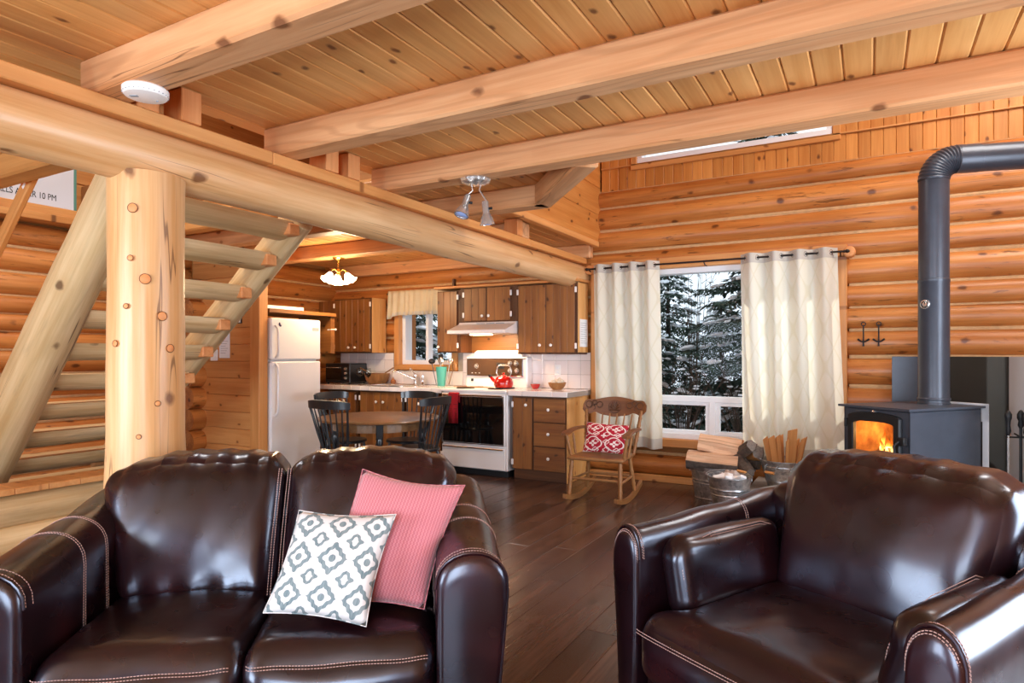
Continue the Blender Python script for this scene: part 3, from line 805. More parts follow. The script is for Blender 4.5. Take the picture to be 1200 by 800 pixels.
for k, (y, w_) in enumerate(((3.34, .30), (3.66, .26))):
    b = thing('cardboard_box', ['flat cardboard box on the ledge right beside the white sign', 'cardboard box on the ledge nearest the stair log'][k], 'box', (LX-.02, y, 2.688))
    MB().cbox((-.07, 0, 0), (.09, w_, .28), .004).obj('carton', plain('cardboard_%d' % k, '#b07a45', .85), b)
    MB().box((.0905, w_/2-.02, 0), (.0915, w_/2+.02, .279)).obj('packing_tape', plain('tape_%d' % k, '#a06c3a', .5), b)
# ------------------------------------------------------------------ kitchen
FY, UY = 5.985, 6.283          # door faces of base and wall units
KN = MB()
KN.lathe([(.006, 0), (.006, .012), (.016, .018), (.0175, .026), (.012, .031), (.003, .032)], 12, M=RX(PI/2)); KNOB = KN.mesh('knob', M_porc)
HG = MB(); HG.cbox((-.012, -.012, -.03), (.012, 0, .03), .003); HG.cbox((-.007, -.015, -.018), (.007, -.01, .018), .002); HINGE = HG.mesh('hinge', M_white)
def door(unit, x0, x1, z0, z1, yf, nb, knob=None, hinge=None, mat='cab'):
    d = MB().box((x0, yf+.006, z0), (x1, yf+.018, z1), axis=2).obj('door', MW['cabdark'], unit)
    wd = (x1-x0)/nb
    for i in range(nb):
        q = MB(); q.cbox((x0+wd*i+.0006, yf-.004, z0), (x0+wd*(i+1)-.0006, yf+.006, z1), .0035, axis=2); q.obj('plank', MW[mat], d)
    if knob: link('knob', KNOB, d, (knob[0], yf-.004, knob[1]))
    if hinge is not None:
        for z in (z0+.07, z1-.07): link('hinge', HINGE, d, (hinge, yf, z))
    return d
def unit(nm, label, x0, x1, z0, z1, yf, group=None, side='cabside', toe=0):
    u = thing(nm, label, 'cabinet', group=group)
    yb = WY-.02
    m = MB(); m.box((x0, yf+.018, z0), (x1, yb, z1), axis=2); m.obj('body', MW['cabdark'], u)
    if toe: MB().box((x0, yf+.06, 0), (x1, yb, z0), axis=0).obj('toe_kick', MW['cabdark'], u)
    return u
def side_panel(u, x, yf, z0, z1, n=2):
    yb = WY-.02; wd = (yb-yf-.018)/n
    for i in range(n):
        MB().cbox((x, yf+.018+wd*i+.001, z0), (x+.012, yf+.018+wd*(i+1)-.001, z1), .003, axis=2).obj('side_plank', MW['cabside'], u)
# base units
u = unit('base_cabinet', 'brown base cabinet right of the range with one door and three drawers', -3.375, -2.735, .11, .89, FY, toe=1)
door(u, -3.355, -3.125, .115, .872, FY, 2, (-3.19, .80), -3.362)
for z0, z1 in ((.115, .36), (.372, .615), (.627, .872)):
    d = MB().cbox((-3.105, FY-.004, z0), (-2.745, FY+.018, z1), .004, axis=0).obj('drawer', MW['cab'], u)
    for zz in ((z0+z1)/2,): MB().box((-3.100, FY-.0045, zz-.0015), (-2.75, FY-.003, zz+.0015)).obj('groove', MW['cabdark'], d)
    link('knob', KNOB, d, (-2.925, FY-.004, (z0+z1)/2+.01))
side_panel(u, -2.735, FY, .0, .89, 3)
for k, (a, b, lab) in enumerate(((-6.10, -5.60, 'brown base cabinet beside the refrigerator, left of the sink'), (-5.56, -4.86, 'brown base cabinet under the sink with two porcelain knobs'), (-4.83, -4.285, 'brown base cabinet between the sink and the range'))):
    u = unit('base_cabinet', lab, a, b, .11, .89, FY, toe=1); c = (a+b)/2
    door(u, a+.02, c-.003, .13, .872, FY, 3, (c-.055, .76), a+.012); door(u, c+.003, b-.02, .13, .872, FY, 3, (c+.055, .76), b-.012)
# wall units
u = unit('wall_cabinet', 'brown wall cabinet with two doors left of the kitchen window', -6.29, -5.635, 1.36, 2.075, UY)
door(u, -6.27, -5.955, 1.375, 2.06, UY, 3, (-6.005, 1.43), -6.278); door(u, -5.95, -5.65, 1.375, 2.06, UY, 3, (-5.895, 1.43), -5.643)
side_panel(u, -5.635, UY, 1.36, 2.075, 2)
u = unit('wall_cabinet', 'narrow single-door wall cabinet between the kitchen window and the hood', -4.585, -4.25, 1.36, 2.10, UY)
door(u, -4.575, -4.29, 1.375, 2.09, UY, 3, (-4.545, 1.43), -4.278)
u = unit('wall_cabinet', 'short two-door wall cabinet over the white range hood', -4.248, -3.472, 1.715, 2.12, UY)
door(u, -4.185, -3.882, 1.73, 2.11, UY, 3, (-3.925, 1.785), -4.195); door(u, -3.872, -3.56, 1.73, 2.11, UY, 3, (-3.835, 1.785), -3.55)
u = unit('wall_cabinet', 'large two-door wall cabinet right of the range hood', -3.47, -2.74, 1.34, 2.115, UY)
door(u, -3.455, -3.113, 1.36, 2.105, UY, 4, (-3.175, 1.44), -3.462); door(u, -3.107, -2.765, 1.36, 2.105, UY, 4, (-3.04, 1.44), -2.752)
side_panel(u, -2.74, UY, 1.36, 2.115, 2)
p = thing('posted_sheet', 'white printed sheet fixed on the side of the large wall cabinet', 'notice', (-2.727, 6.43, 1.42))
MB().box((0, -.10, 0), (.003, .11, .30)).obj('sheet', M_paper, p)
m = MB()
for i in range(10): m.box((.003, -.08, .04+.024*i), (.0036, .09-.02*((i*5) % 3), .044+.024*i))
m.obj('text_lines', M_greyink, p)
cr = thing('cabinet_crown_shelf', 'pine shelf board along the tops of the wall cabinets', 'shelf')
MB().cbox((-4.60, 6.24, 2.122), (-2.70, 6.56, 2.15), .004).obj('board', MW['trim'], cr)
MB().cbox((-4.36, 6.28, 2.15), (-4.33, 6.33, 2.24), .004).obj('bracket', MW['cabdark'], cr)
u = thing('filler_panel', 'brown plank panel closing the corner between the wall cabinet and the log wall', 'panel')
for i in range(3): MB().cbox((-6.585+.098*i, UY+.02, 1.36), (-6.489+.098*i, UY+.04, 2.06), .003, axis=2).obj('plank', MW['cab'], u)
u = thing('over_fridge_shelf', 'brown shelf board above the refrigerator', 'shelf')
MB().cbox((-6.0, 4.51, 1.775), (-5.42, 5.46, 1.815), .004).obj('board', MW['cab'], u)
m = MB(); m.tube([(-5.42, 5.32, 1.62), (-5.30, 5.32, 1.62)], .007, 8); m.blob((-5.295, 5.32, 1.62), (.013, .013, .013), 8, 6)
u2 = tag(m.obj('wall_peg', M_white), 'small white peg beside the refrigerator', 'peg')
m = MB(); m.box((-5.98, 5.40, 1.35), (-5.45, 5.46, 1.775)); m.obj('side_panel', MW['cab'], u)
u = thing('white_light_fitting', 'long white light fitting lying on the shelf above the refrigerator', 'light fitting', (-5.62, 4.55, 1.815))
MB().cbox((-.05, 0, 0), (.05, .56, .05), .006).obj('housing', M_plastic, u); MB().cbox((.045, .02, .012), (.056, .54, .04), .004).obj('diffuser', M_paper, u)

# worktops (tiled) and tiled splashback
tl = MB().cbox((0, 0, 0), (.153, .152, .010), .002).mesh('tile', M_tile)
te = MB().cbox((0, 0, 0), (.153, .010, .052), .002).mesh('edge_tile', M_tile)
def worktop(label, x0, x1, hole=None):
    w_ = thing('tiled_worktop', label, 'worktop', (0, 0, 0)); m = MB(); y0, y1 = 5.955, 6.575
    for a, b, c, d in slab_rects(x0, x1, y0, y1, [hole] if hole else []): m.box((a, c, .892), (b, d, .942))
    m.obj('substrate', M_grout, w_)
    n = max(1, round((x1-x0)/.157)); st_ = (x1-x0)/n
    for i in range(n):
        o = link('edge_tile', te, w_, (x0+st_*i+.0015, y0-.010, .897)); o.scale = ((st_-.003)/.154, 1, 1)
        for j in range(4):
            X, Y = x0+st_*i+.0015, y0+.155*j+.001
            if hole and hole[0]-.08 < X+.077 < hole[1]+.08 and hole[2]-.09 < Y+.077 < hole[3]+.05: continue
            o = link('tile', tl, w_, (X, Y, .942)); o.scale = ((st_-.003)/.154, 1, 1)
    return w_
worktop('white tiled worktop left of the range with the sink set in it', -6.42, -4.275, (-5.45, -4.93, 6.04, 6.44))
worktop('white tiled worktop right of the range', -3.40, -2.70)
sp = MB()
for a, b, c, d in slab_rects(-6.45, -2.70, .945, 1.36, [(-5.49, -4.47, 1.125, 1.36)]): sp.box((a, 6.575, c), (b, 6.60, d))
sp = tag(sp.obj('wall_splashback', M_grout), 'cream tiled splashback behind the worktops', kind='structure')
tb = MB().cbox((0, -.008, 0), (.1545, 0, .1545), .002).mesh('tile', M_tile)
for i in range(24):
    for j in range(3):
        x, z = -6.44+.1575*i, .956+.1575*j
        h = 1 if j < 2 else (1.357-z)/.156
        if -5.55 < x+.08 < -4.45 and z > 1.08: 
            if j == 1: h = .08
            else: continue
        wx = min(1, (-2.702-x)/.156)
        if wx < .1: continue
        o = link('tile', tb, sp, (x, 6.575, z)); o.scale = (wx, 1, h)
MB().box((-4.25, 6.55, 1.36), (-3.47, 6.58, 1.72), axis=0).obj('hood_back_panel', MW['cab'], sp)
p = thing('wall_outlet', 'white wall outlet on the tiles above the right worktop', 'outlet', (-3.10, 6.566, 1.16))
MB().cbox((-.038, -.007, -.06), (.038, 0, .06), .003).obj('plate', M_plastic, p)
for z in (-.024, .024): MB().cbox((-.016, -.010, z-.014), (.016, -.006, z+.014), .003).obj('socket', M_paper, p)

# sink and tap
s_ = thing('kitchen_sink', 'steel sink sunk in the left worktop under the kitchen window', 'sink', (-5.19, 6.24, .945))
m = MB()
def rrect(hx, hy, r, n=5):
    out = []
    for cx, cy, a0 in ((hx-r, hy-r, 0), (-hx+r, hy-r, PI/2), (-hx+r, -hy+r, PI), (hx-r, -hy+r, 1.5*PI)):
        out += [(cx+r*math.cos(a0+PI/2*i/n), cy+r*math.sin(a0+PI/2*i/n)) for i in range(n+1)]
    return out
rs = [[(x, y, z) for x, y in rrect(hx, hy, r)] for hx, hy, r, z in ((.285, .225, .03, .008), (.285, .225, .03, .016), (.255, .195, .03, .016), (.245, .185, .04, .0), (.23, .17, .05, -.04), (.03, .03, .02, -.044))]
m.rings(rs, True, False, True); m.obj('basin', M_nickel, s_)
f = thing('kitchen_tap', 'chrome single-spout kitchen tap behind the sink', 'tap', (-5.06, 6.475, .956))
MB().lathe([(.03, 0), (.03, .01), (.02, .02), (.019, .09), (.022, .10), (.018, .13), (.004, .135)], 16).obj('tap_body', M_chrome, f)
m = MB(); m.tube([(0, -.01, .07), (-.06, -.05, .10), (-.16, -.12, .155), (-.215, -.16, .175), (-.225, -.168, .155)], [.013, .012, .011, .011, .012], 10); m.obj('spout', M_chrome, f)
m = MB(); m.tube([(0, 0, .13), (-.03, -.01, .165), (-.075, -.02, .205)], [.008, .008, .011], 8); m.obj('lever', M_chrome, f)
f2 = thing('side_spray', 'chrome hand spray standing right of the kitchen tap', 'tap', (-4.95, 6.485, .956))
MB().lathe([(.022, 0), (.022, .01), (.014, .02), (.014, .06), (.02, .085), (.017, .12), (.004, .125)], 14).obj('spray_head', M_chrome, f2)

# refrigerator, faces +X
fr = thing('refrigerator', 'white top-freezer refrigerator beside the partition', 'refrigerator', (-5.40, 4.855, 0))
MB().cbox((-.70, -.345, .02), (-.07, .345, 1.715), .008).obj('cabinet', M_appl, fr)
for z0, z1, nm in ((.10, 1.265, 'door'), (1.28, 1.72, 'freezer_door')):
    d = MB().cbox((-.065, -.345, z0), (0, .345, z1), .014).obj(nm, M_appl, fr)
    m = MB()
    za, zb = (.70, 1.24) if nm == 'door' else (1.30, 1.64)
    m.tube([(0, -.285, za), (.035, -.285, za+.03), (.045, -.285, za+.08), (.045, -.285, zb-.08), (.035, -.285, zb-.03), (0, -.285, zb)], [.014]*6, 10, sq=.9); m.obj('handle', M_white, d)
MB().cbox((-.06, -.335, .02), (-.02, .335, .09), .004).obj('kick_grille', M_greyink, fr)
MB().cbox((0, .22, 1.60), (.003, .31, 1.635), .001).obj('badge', M_greyink, fr)
m = MB(); m.blob((.004, -.235, 1.655), (.004, .012, .02), 8, 6); m.blob((.004, -.222, 1.64), (.004, .012, .012), 8, 6); tag(m.obj('fridge_magnet', plain('purple_magnet', '#2c2350', .5), loc=(-5.40, 4.855, 0)), 'tiny dark magnet near the top of the freezer door', 'magnet')

# range
rg = thing('electric_range', 'white kitchen range with black glass oven door', 'range', (-3.84, 0, 0))
MB().cbox((-.425, 5.965, .07), (.425, 6.54, .925), .006).obj('cabinet', M_white, rg)
MB().cbox((-.43, 5.925, .918), (.43, 6.545, .952), .008).obj('cooktop', M_white, rg)
MB().cbox((-.42, 5.98, .0), (.42, 6.5, .07)).obj('plinth', M_iron, rg)
d = MB().cbox((-.415, 5.925, .345), (.415, 5.965, .905), .006).obj('oven_door', M_white, rg)
MB().cbox((-.395, 5.918, .36), (.395, 5.930, .87), .004).obj('door_glass', M_dkglass, d)
m = MB(); m.tube([(-.38, 5.925, .888), (-.38, 5.895, .888), (.38, 5.895, .888), (.38, 5.925, .888)], .009, 8); m.obj('handle', M_chrome, d)
m = MB()
for q in (((-.405, 5.92, .872), (.405, 5.928, .88)), ((-.405, 5.92, .348), (.405, 5.928, .358)), ((-.405, 5.92, .3585), (-.397, 5.928, .8715)), ((.397, 5.92, .3585), (.405, 5.928, .8715))): m.box(*q)
m.obj('chrome_trim', M_chrome, d)
d = MB().cbox((-.415, 5.93, .08), (.415, 5.965, .325), .006).obj('drawer', M_white, rg)
MB().cbox((-.40, 5.918, .295), (.40, 5.932, .312), .003).obj('drawer_pull', M_chrome, d)
bgd = MB().cbox((-.42, 6.43, .95), (.42, 6.56, 1.31), .012).obj('backguard', M_white, rg)
m = MB(); m.rings([[(-.33*s_x, 6.47+dy, 1.31), (.33*s_x, 6.47+dy, 1.31), (.32*s_x, 6.475+dy, 1.365), (.29*s_x, 6.48+dy, 1.385), (-.29*s_x, 6.48+dy, 1.385), (-.32*s_x, 6.475+dy, 1.365)] for s_x, dy in ((1, 0), (1, .06))], smooth=False); m.obj('top_reflector', M_white, bgd)
MB().cbox((-.40, 6.418, 1.09), (.365, 6.434, 1.285), .004).obj('control_panel', M_panelblk, bgd)
m = MB(); m.box((-.405, 6.415, 1.285), (.40, 6.425, 1.293)); m.box((-.405, 6.415, 1.082), (.37, 6.425, 1.09)); m.obj('chrome_trim', M_chrome, bgd)
for x, z in ((-.26, 1.20), (.20, 1.235), (.28, 1.235), (.20, 1.15), (.29, 1.15)):
    m = MB(); m.torus(.027, .003, 18, 6, M=T(x, 6.416, z) @ RX(PI/2)); m.lathe([(.022, 0), (.018, .02), (.004, .022)], 14, M=T(x, 6.418, z) @ RX(PI/2)); m.obj('control_knob', M_nickel, bgd)
for x in (-.32, -.27, -.22): MB().cbox((x-.008, 6.414, 1.115), (x+.008, 6.42, 1.122), .001).obj('mark', M_paper, bgd)
MB().cbox((.02, 6.413, 1.17), (.12, 6.42, 1.24), .002).obj('clock_window', M_iron, bgd)
MB().cbox((-.34, 6.42, 1.02), (-.31, 6.432, 1.05), .002).obj('lamp_button', M_iron, bgd)
for x, y, r in ((-.2, 6.09, .10), (.2, 6.09, .08), (-.2, 6.32, .08), (.2, 6.32, .10)):
    m = MB()
    for q in (.25, .5, .75, 1): m.torus(r*q, .006, 24, 6, M=T(x, y, .956))
    m.obj('burner_coil', M_iron, rg)
# hood
hd = thing('range_hood', 'white range hood under the short wall cabinet', 'range hood', (-3.86, 0, 0))
m = MB(); pr = [(6.555, 1.575), (6.555, 1.712), (6.27, 1.712), (6.25, 1.69), (6.02, 1.612), (6.015, 1.575)]
m.rings([[(x, y, z) for y, z in pr] for x in (-.385, .385)], smooth=False); m.obj('shell', M_white, hd)
for k in range(3): 
    m = MB()
    for i in range(4): m.box((-.13+.13*k, 6.245, 1.695-.0001+.003*i-.006), (-.02+.13*k, 6.268, 1.6965+.003*i-.006))
    m.obj('vent_slots', M_greyink, hd)
MB().box((-.375, 6.05, 1.571), (.375, 6.54, 1.575)).obj('filter', M_galv, hd)
MB().cbox((-.12, 6.08, 1.555), (.12, 6.20, 1.572), .004).obj('lamp', M_hoodlamp, hd)
light('hood_bulb', 'AREA', (-3.86, 6.16, 1.55), 9, (1.0, .70, .42), aim=(0, .25, -1), shape='RECTANGLE', size=.3, size_y=.15)

# things on range and worktops
k = thing('kettle', 'shiny red kettle with a black handle on the range', 'kettle', (-3.60, 6.20, .962))
MB().lathe([(.075, 0), (.10, .006), (.112, .035), (.112, .065), (.098, .10), (.07, .125), (.03, .138), (.004, .14)], 24).obj('kettle_body', M_red, k)
m = MB(); m.tube([(-.09, -.01, .06), (-.135, -.015, .095), (-.165, -.02, .13)], [.026, .019, .014], 10); m.obj('spout', M_red, k)
m = MB(); m.tube([(-.157, -.019, .12), (-.178, -.021, .142)], [.018, .015], 10); m.obj('spout_cap', M_black, k)
m = MB(); m.tube([(.075, 0, .12), (.10, 0, .17), (.088, 0, .235), (.06, 0, .255), (-.05, 0, .255), (-.08, 0, .235), (-.092, 0, .17), (-.065, 0, .125)], [.006, .006, .007, .010, .010, .007, .006, .006], 8); m.obj('handle', M_nickel, k)
MB().lathe([(.045, .132), (.035, .142), (.012, .146), (.012, .156), (.018, .165), (.004, .175)], 16).obj('lid', M_red, k)
t_ = thing('red_towel', 'red towel hung over the oven door handle', 'towel', (-4.065, 5.896, .90))
m = MB(); rs = []
for i in range(7):
    x = -.065+.13*i/6; wv = .006*math.sin(i*1.7)
    rs.append([(x, .018+wv, -.10), (x, .016+wv, -.02), (x, .010, .002), (x, 0, .008), (x, -.012, .0), (x, -.016+wv, -.05), (x+.004, -.018+wv*1.5, -.18), (x+.006, -.02+wv*2, -.33)])
m.rings(rs, False); o = m.obj('towel_cloth', M_redcloth, t_); sm = o.modifiers.new('thick', 'SOLIDIFY'); sm.thickness = .006
m = MB()
for z in (-.12, -.17, -.22): m.box((-.055, -.0275, z), (.06, -.0255, z+.006))
m.obj('stripe', plain('dark_red_stripe', '#6d0a18', .9), t_)
for i, (x, y, r_, lab) in enumerate(((-4.03, 6.06, .3, 'wooden spoon lying on the range front, left of the kettle'), (-3.74, 6.02, -.1, 'small wooden spatula lying on the range in front of the kettle'))):
    m = MB(); m.tube([(-.13, 0, .008), (.05, 0, .008)], .006, 8); m.blob((.085, 0, .009), (.045, .022, .007), 10, 6)
    o = m.obj('wooden_spoon', MW['oak'], loc=(x, y, .962), rot=(0, 0, r_)); tag(o, lab, 'spoon')
b = thing('red_bowl', 'small red bowl on the right worktop beside the range', 'bowl', (-3.28, 6.36, .952))
MB().lathe([(.03, 0), (.035, .004), (.05, .03), (.056, .052), (.052, .052), (.045, .028), (.004, .010)], 22).obj('bowl_shell', M_redcer, b)
MB().torus(.054, .003, 22, 6, M=T(0, 0, .052)).obj('rim', M_redcer, b)
b = thing('wooden_bowl', 'wooden bowl of garlic on the right worktop', 'bowl', (-3.0, 6.34, .952))
MB().lathe([(.05, 0), (.055, .006), (.085, .035), (.10, .075), (.094, .075), (.078, .035), (.004, .016)], 24).obj('bowl_shell', MW['oak'], b)
MB().torus(.097, .004, 24, 6, M=T(0, 0, .075)).obj('rim', MW['oak'], b)
for i, (x, y, z, r_, lab) in enumerate(((-.035, -.02, .082, .03, 'pale garlic bulb at the left in the wooden bowl'), (.03, -.035, .08, .028, 'pale garlic bulb at the front right in the wooden bowl'), (.045, .02, .088, .03, 'pale garlic bulb at the right back in the wooden bowl'), (-.01, .04, .092, .03, 'pale garlic bulb at the back of the wooden bowl'))):
    m = MB(); m.lathe([(.006, -.8*r_), (.8*r_, -.4*r_), (r_, .0), (.75*r_, .45*r_), (.3*r_, .85*r_), (.12*r_, 1.5*r_), (.004, 1.6*r_)], 12)
    g_ = m.obj('garlic_bulb', M_garlic, loc=(-3.0+x, 6.34+y, .952+z), rot=(.5*math.sin(i*2), .5*math.cos(i), i)); tag(g_, lab, 'garlic', 'garlic in the wooden bowl')
v = thing('teal_utensil_vase', 'tall teal vase holding kitchen utensils beside the range', 'vase', (-4.60, 6.40, .952))
MB().lathe([(.045, 0), (.048, .004), (.07, .235), (.066, .235), (.045, .01), (.003, .008)], 22).obj('vase_wall', M_teal, v)
def utensil(nm, label, dx, dy, ln, head, mat, hm=None):
    o = thing(nm, label, 'utensil', (-4.60+dx*.3, 6.40+dy*.3, .97))
    d = Vector((dx, dy, 1)).normalized()
    m = MB(); m.tube([(0, 0, 0), tuple(d*ln)], .005, 8); m.obj('handle', mat, o)
    h = MB(); q = d*ln
    if head == 'ladle': h.blob(tuple(q+Vector((0, 0, .02))), (.045, .04, .034), 12, 8)
    elif head == 'spat':
        h.cbox((-.036, -.004, 0), (.036, .004, .10), .003, M=T(*q) @ RY(math.atan2(dx, 1)))
    elif head == 'ring': h.torus(.034, .006, 18, 6, M=T(*(q+d*.034)) @ RX(1.2))
    else: h.blob(tuple(q+d*.03), (.036, .014, .05), 12, 8)
    h.obj('head', hm or mat, o)
utensil('ladle', 'black ladle leaning left in the teal vase', -.22, -.05, .27, 'ladle', M_black)
utensil('slotted_spatula', 'black spatula standing upright in the teal vase', -.03, .02, .27, 'spat', M_black)
utensil('serving_spoon', 'steel serving spoon in the teal vase', .06, -.10, .26, 'spoon', M_nickel)
utensil('whisk', 'steel ring-headed masher leaning right in the teal vase', .24, -.02, .27, 'ring', M_nickel)
utensil('wooden_spoon', 'wooden spoon leaning far right in the teal vase', .33, .05, .20, 'spoon', MW['oak'])
utensil('pasta_server', 'cream pasta server leaning back in the teal vase', -.12, .12, .28, 'spoon', M_garlic)
tv = thing('toaster_oven', 'black toaster oven on the worktop right next to the refrigerator', 'toaster oven', (-6.12, 6.33, .952))
MB().cbox((-.22, -.15, .015), (.22, .18, .27), .01).obj('housing', M_black, tv)
MB().cbox((-.19, -.158, .05), (.08, -.15, .235), .004).obj('door', M_dkglass, tv)
m = MB(); m.tube([(-.17, -.15, .215), (-.17, -.18, .215), (.06, -.18, .215), (.06, -.15, .215)], .006, 8); m.obj('handle', M_nickel, tv)
for z in (.08, .14, .20): MB().lathe([(.02, 0), (.016, .02), (.003, .021)], 12, M=T(.15, -.15, z) @ RX(PI/2)).obj('control_knob', M_nickel, tv)
for x in (-.19, .19):
    for y in (-.12, .15): MB().lathe([(.014, 0), (.014, .016)], 8, M=T(x, y, 0)).obj('foot', M_iron, tv)
b = thing('salad_bowl', 'wooden salad bowl behind the two wine glasses', 'bowl', (-5.63, 6.40, .952))
MB().lathe([(.10, 0), (.11, .006), (.15, .06), (.165, .135), (.157, .135), (.14, .06), (.004, .02)], 28).obj('bowl_shell', MW['oak'], b)
MB().torus(.161, .005, 28, 6, M=T(0, 0, .135)).obj('rim', MW['oak'], b)
for sgn, lab in ((-1, 'wooden salad server leaning out of the salad bowl toward the toaster oven'), (1, 'wooden salad server leaning out of the salad bowl toward the sink')):
    m = MB(); m.tube([(sgn*.03, 0, .05), (sgn*.15, -.01, .15), (sgn*.29, -.02, .215)], [.010, .008, .010], 8); m.blob((sgn*.02, 0, .045), (.04, .022, .02), 10, 6)
    tag(m.obj('salad_server', MW['oak'], loc=(-5.63, 6.40, .952)), lab, 'salad server')
for x, lab in ((-5.655, 'wine glass of red wine on the worktop, nearer the toaster oven'), (-5.515, 'wine glass of red wine on the worktop, nearer the sink')):
    g = thing('wine_glass', lab, 'glass', (x, 6.10, .952), group='wine glasses by the salad bowl')
    MB().lathe([(.034, 0), (.034, .002), (.006, .006), (.0045, .02), (.0045, .085), (.012, .095)], 18).obj('stem', M_drink, g)
    MB().lathe([(.008, .092), (.032, .115), (.043, .15), (.041, .185), (.034, .215), (.033, .215), (.039, .185), (.040, .15), (.03, .118), (.004, .098)], 20).obj('bowl', M_drink, g)
    MB().lathe([(.006, .099), (.029, .119), (.0385, .148), (.0385, .152), (.003, .1521)], 20).obj('wine', M_wine, g)
for x, y, r_, lab in ((-5.42, 6.47, .038, 'brown onion on the worktop left of the sink'),):
    m = MB(); m.lathe([(.006, 0), (.8*r_, .25*r_), (r_, .85*r_), (.8*r_, 1.4*r_), (.3*r_, 1.8*r_), (.08*r_, 2.5*r_), (.003, 2.6*r_)], 16)
    tag(m.obj('onion', M_brownskin, loc=(x, y, .952)), lab, 'onion')
# valance
va = thing('window_valance', 'short gathered cream valance over the kitchen window', 'valance')
m = MB(); rs = []; gs = []
for i in range(91):
    u = i/90; x = -5.52+1.04*u; row = []
    for j in range(8):
        v_ = j/7; zb = lerp(1.80, 1.845, sstep(.02, .16, u)); z = lerp(2.165, zb, v_)
        y = 6.50-.012-.014*math.sin(u*72+1.2*math.sin(u*19))*(.5+.8*v_)-.02*v_
        row.append((x, y, z)); gs.append((x, z, 0))
    rs.append(row)
m.rings(rs, False, g=gs); o = m.obj('valance_cloth', M_val, va); o.modifiers.new('thick', 'SOLIDIFY').thickness = .003
m = MB(); m.tube([(-5.55, 6.50, 2.13), (-4.47, 6.50, 2.13)], .008, 8); m.obj('rod', M_rod, va)
m = MB(); rs = [[(x, y-.004, z) for x, y, z in r_[-2:]] for r_ in rs]; m.rings(rs, False); m.obj('hem_band', M_hem, va)

# ------------------------------------------------------------------ dining set
tb_ = thing('dining_table', 'round wooden dining table with black turned legs among four black chairs', 'table', (-4.2, 4.8, 0), R(-48))
MB().lathe([(.003, .702), (.56, .702), (.585, .708), (.59, .716), (.585, .727), (.57, .730), (.003, .730)], 64).obj('tabletop', MW['table'], tb_)
m = MB(); rs = [[(r_*math.cos(2*PI*j/40), r_*math.sin(2*PI*j/40), z) for j in range(40)] for r_, z in ((.44, .615), (.44, .702), (.41, .702), (.41, .615))]
m.rings(rs, True, False, False, axis=0, smooth=False); m.obj('apron', MW['table'], tb_)
leg = MB(); leg.cbox((-.032, -.032, .56), (.032, .032, .702), .004)
leg.lathe([(.014, 0), (.020, .03), (.018, .10), (.026, .30), (.030, .40), (.018, .43), (.030, .45), (.018, .47), (.026, .49), (.033, .53), (.028, .56)], 14)
legm = leg.mesh('leg', M_black)
for i in range(4): link('leg', legm, tb_, (.415*math.cos(i*PI/2), .415*math.sin(i*PI/2), 0))
def windsor():
    c = thing('windsor_chair', 'black spindle-back chair', 'chair')
    m = MB(); rs = []
    for z, s_ in ((.425, .93), (.43, .99), (.445, 1.0), (.455, .97), (.448, .6)):
        rs.append([(.215*s_*math.cos(a)*(1-.08*math.sin(a)*-1), .205*s_*math.sin(a), z) for a in [2*PI*j/28 for j in range(28)]])
    m.rings(rs); m.obj('seat', M_black, c)
    for sx, sy in ((-1, 1), (1, 1), (-1, -1), (1, -1)):
        m = MB(); pts = [Vector((sx*.13, sy*.12, .43)), Vector((sx*.185, sy*.18, 0))]
        us = [0, .12, .2, .24, .28, .5, .72, .76, .8, 1]; rr = [.012, .015, .019, .013, .018, .021, .017, .012, .016, .010]
        m.tube([tuple(pts[0].lerp(pts[1], u)) for u in us], rr, 10); m.obj('leg', M_black, c)
    m = MB()
    for sx in (-1, 1): m.tube([(sx*.162, .155, .18), (sx*.166, 0, .18), (sx*.162, -.155, .18)], [.008, .012, .008], 8)
    m.tube([(-.166, 0, .18), (0, 0, .18), (.166, 0, .18)], [.008, .012, .008], 8); m.obj('stretcher', M_black, c)
    def crest(a): return Vector((.27*math.sin(a), -.135-.13*math.cos(a), 0))
    n = 16; rs = []
    for i in range(n+1):
        a = lerp(-1.1, 1.1, i/n); p = crest(a); nrm = Vector((math.sin(a)*.6, -math.cos(a), 0)).normalized(); h = .075*(1-.25*(abs(a)/1.1)**3); z0 = .865
        rs.append([tuple(p+nrm*.011+Vector((0, 0, z0))), tuple(p+nrm*.016+Vector((0, 0, z0+h))), tuple(p-nrm*.006+Vector((0, 0, z0+h+.004))), tuple(p-nrm*.011+Vector((0, 0, z0)))])
    m = MB(); m.rings(rs, smooth=True); m.obj('crest_rail', M_black, c, ang=30)
    for i in range(9):
        a = lerp(-.98, .98, i/8); p = crest(a); b_ = Vector((.17*math.sin(a*.95), -.03-.14*math.cos(a*.95), .45)); e = Vector((p.x, p.y, .872))
        r_ = .011 if i in (0, 8) else .0068
        m = MB(); m.tube([tuple(b_.lerp(e, u)) for u in (0, .2, .45, .8, 1)], [r_*.8, r_, r_*1.25, r_*.9, r_*.8], 8); m.obj('spindle', M_black, c)
    return c
w0 = windsor()
spots = [((-4.10, 4.24), 0, 'black spindle-back chair nearest the sofa, its curved back toward the camera'),
         ((-3.76, 4.86), 90, 'black spindle-back chair right of the table, in front of the oven'),
         ((-4.22, 5.26), 180, 'black spindle-back chair behind the table in front of the sink cabinet'),
         ((-4.77, 4.94), -90, 'black spindle-back chair between the table and the refrigerator')]
for i, ((x, y), a, lab) in enumerate(spots):
    o = w0 if i == 0 else copy_tree(w0)
    o.location = (x, y, 0); o.rotation_euler = (0, 0, R(a)); tag(o, lab, 'chair', 'chairs around the dining table')

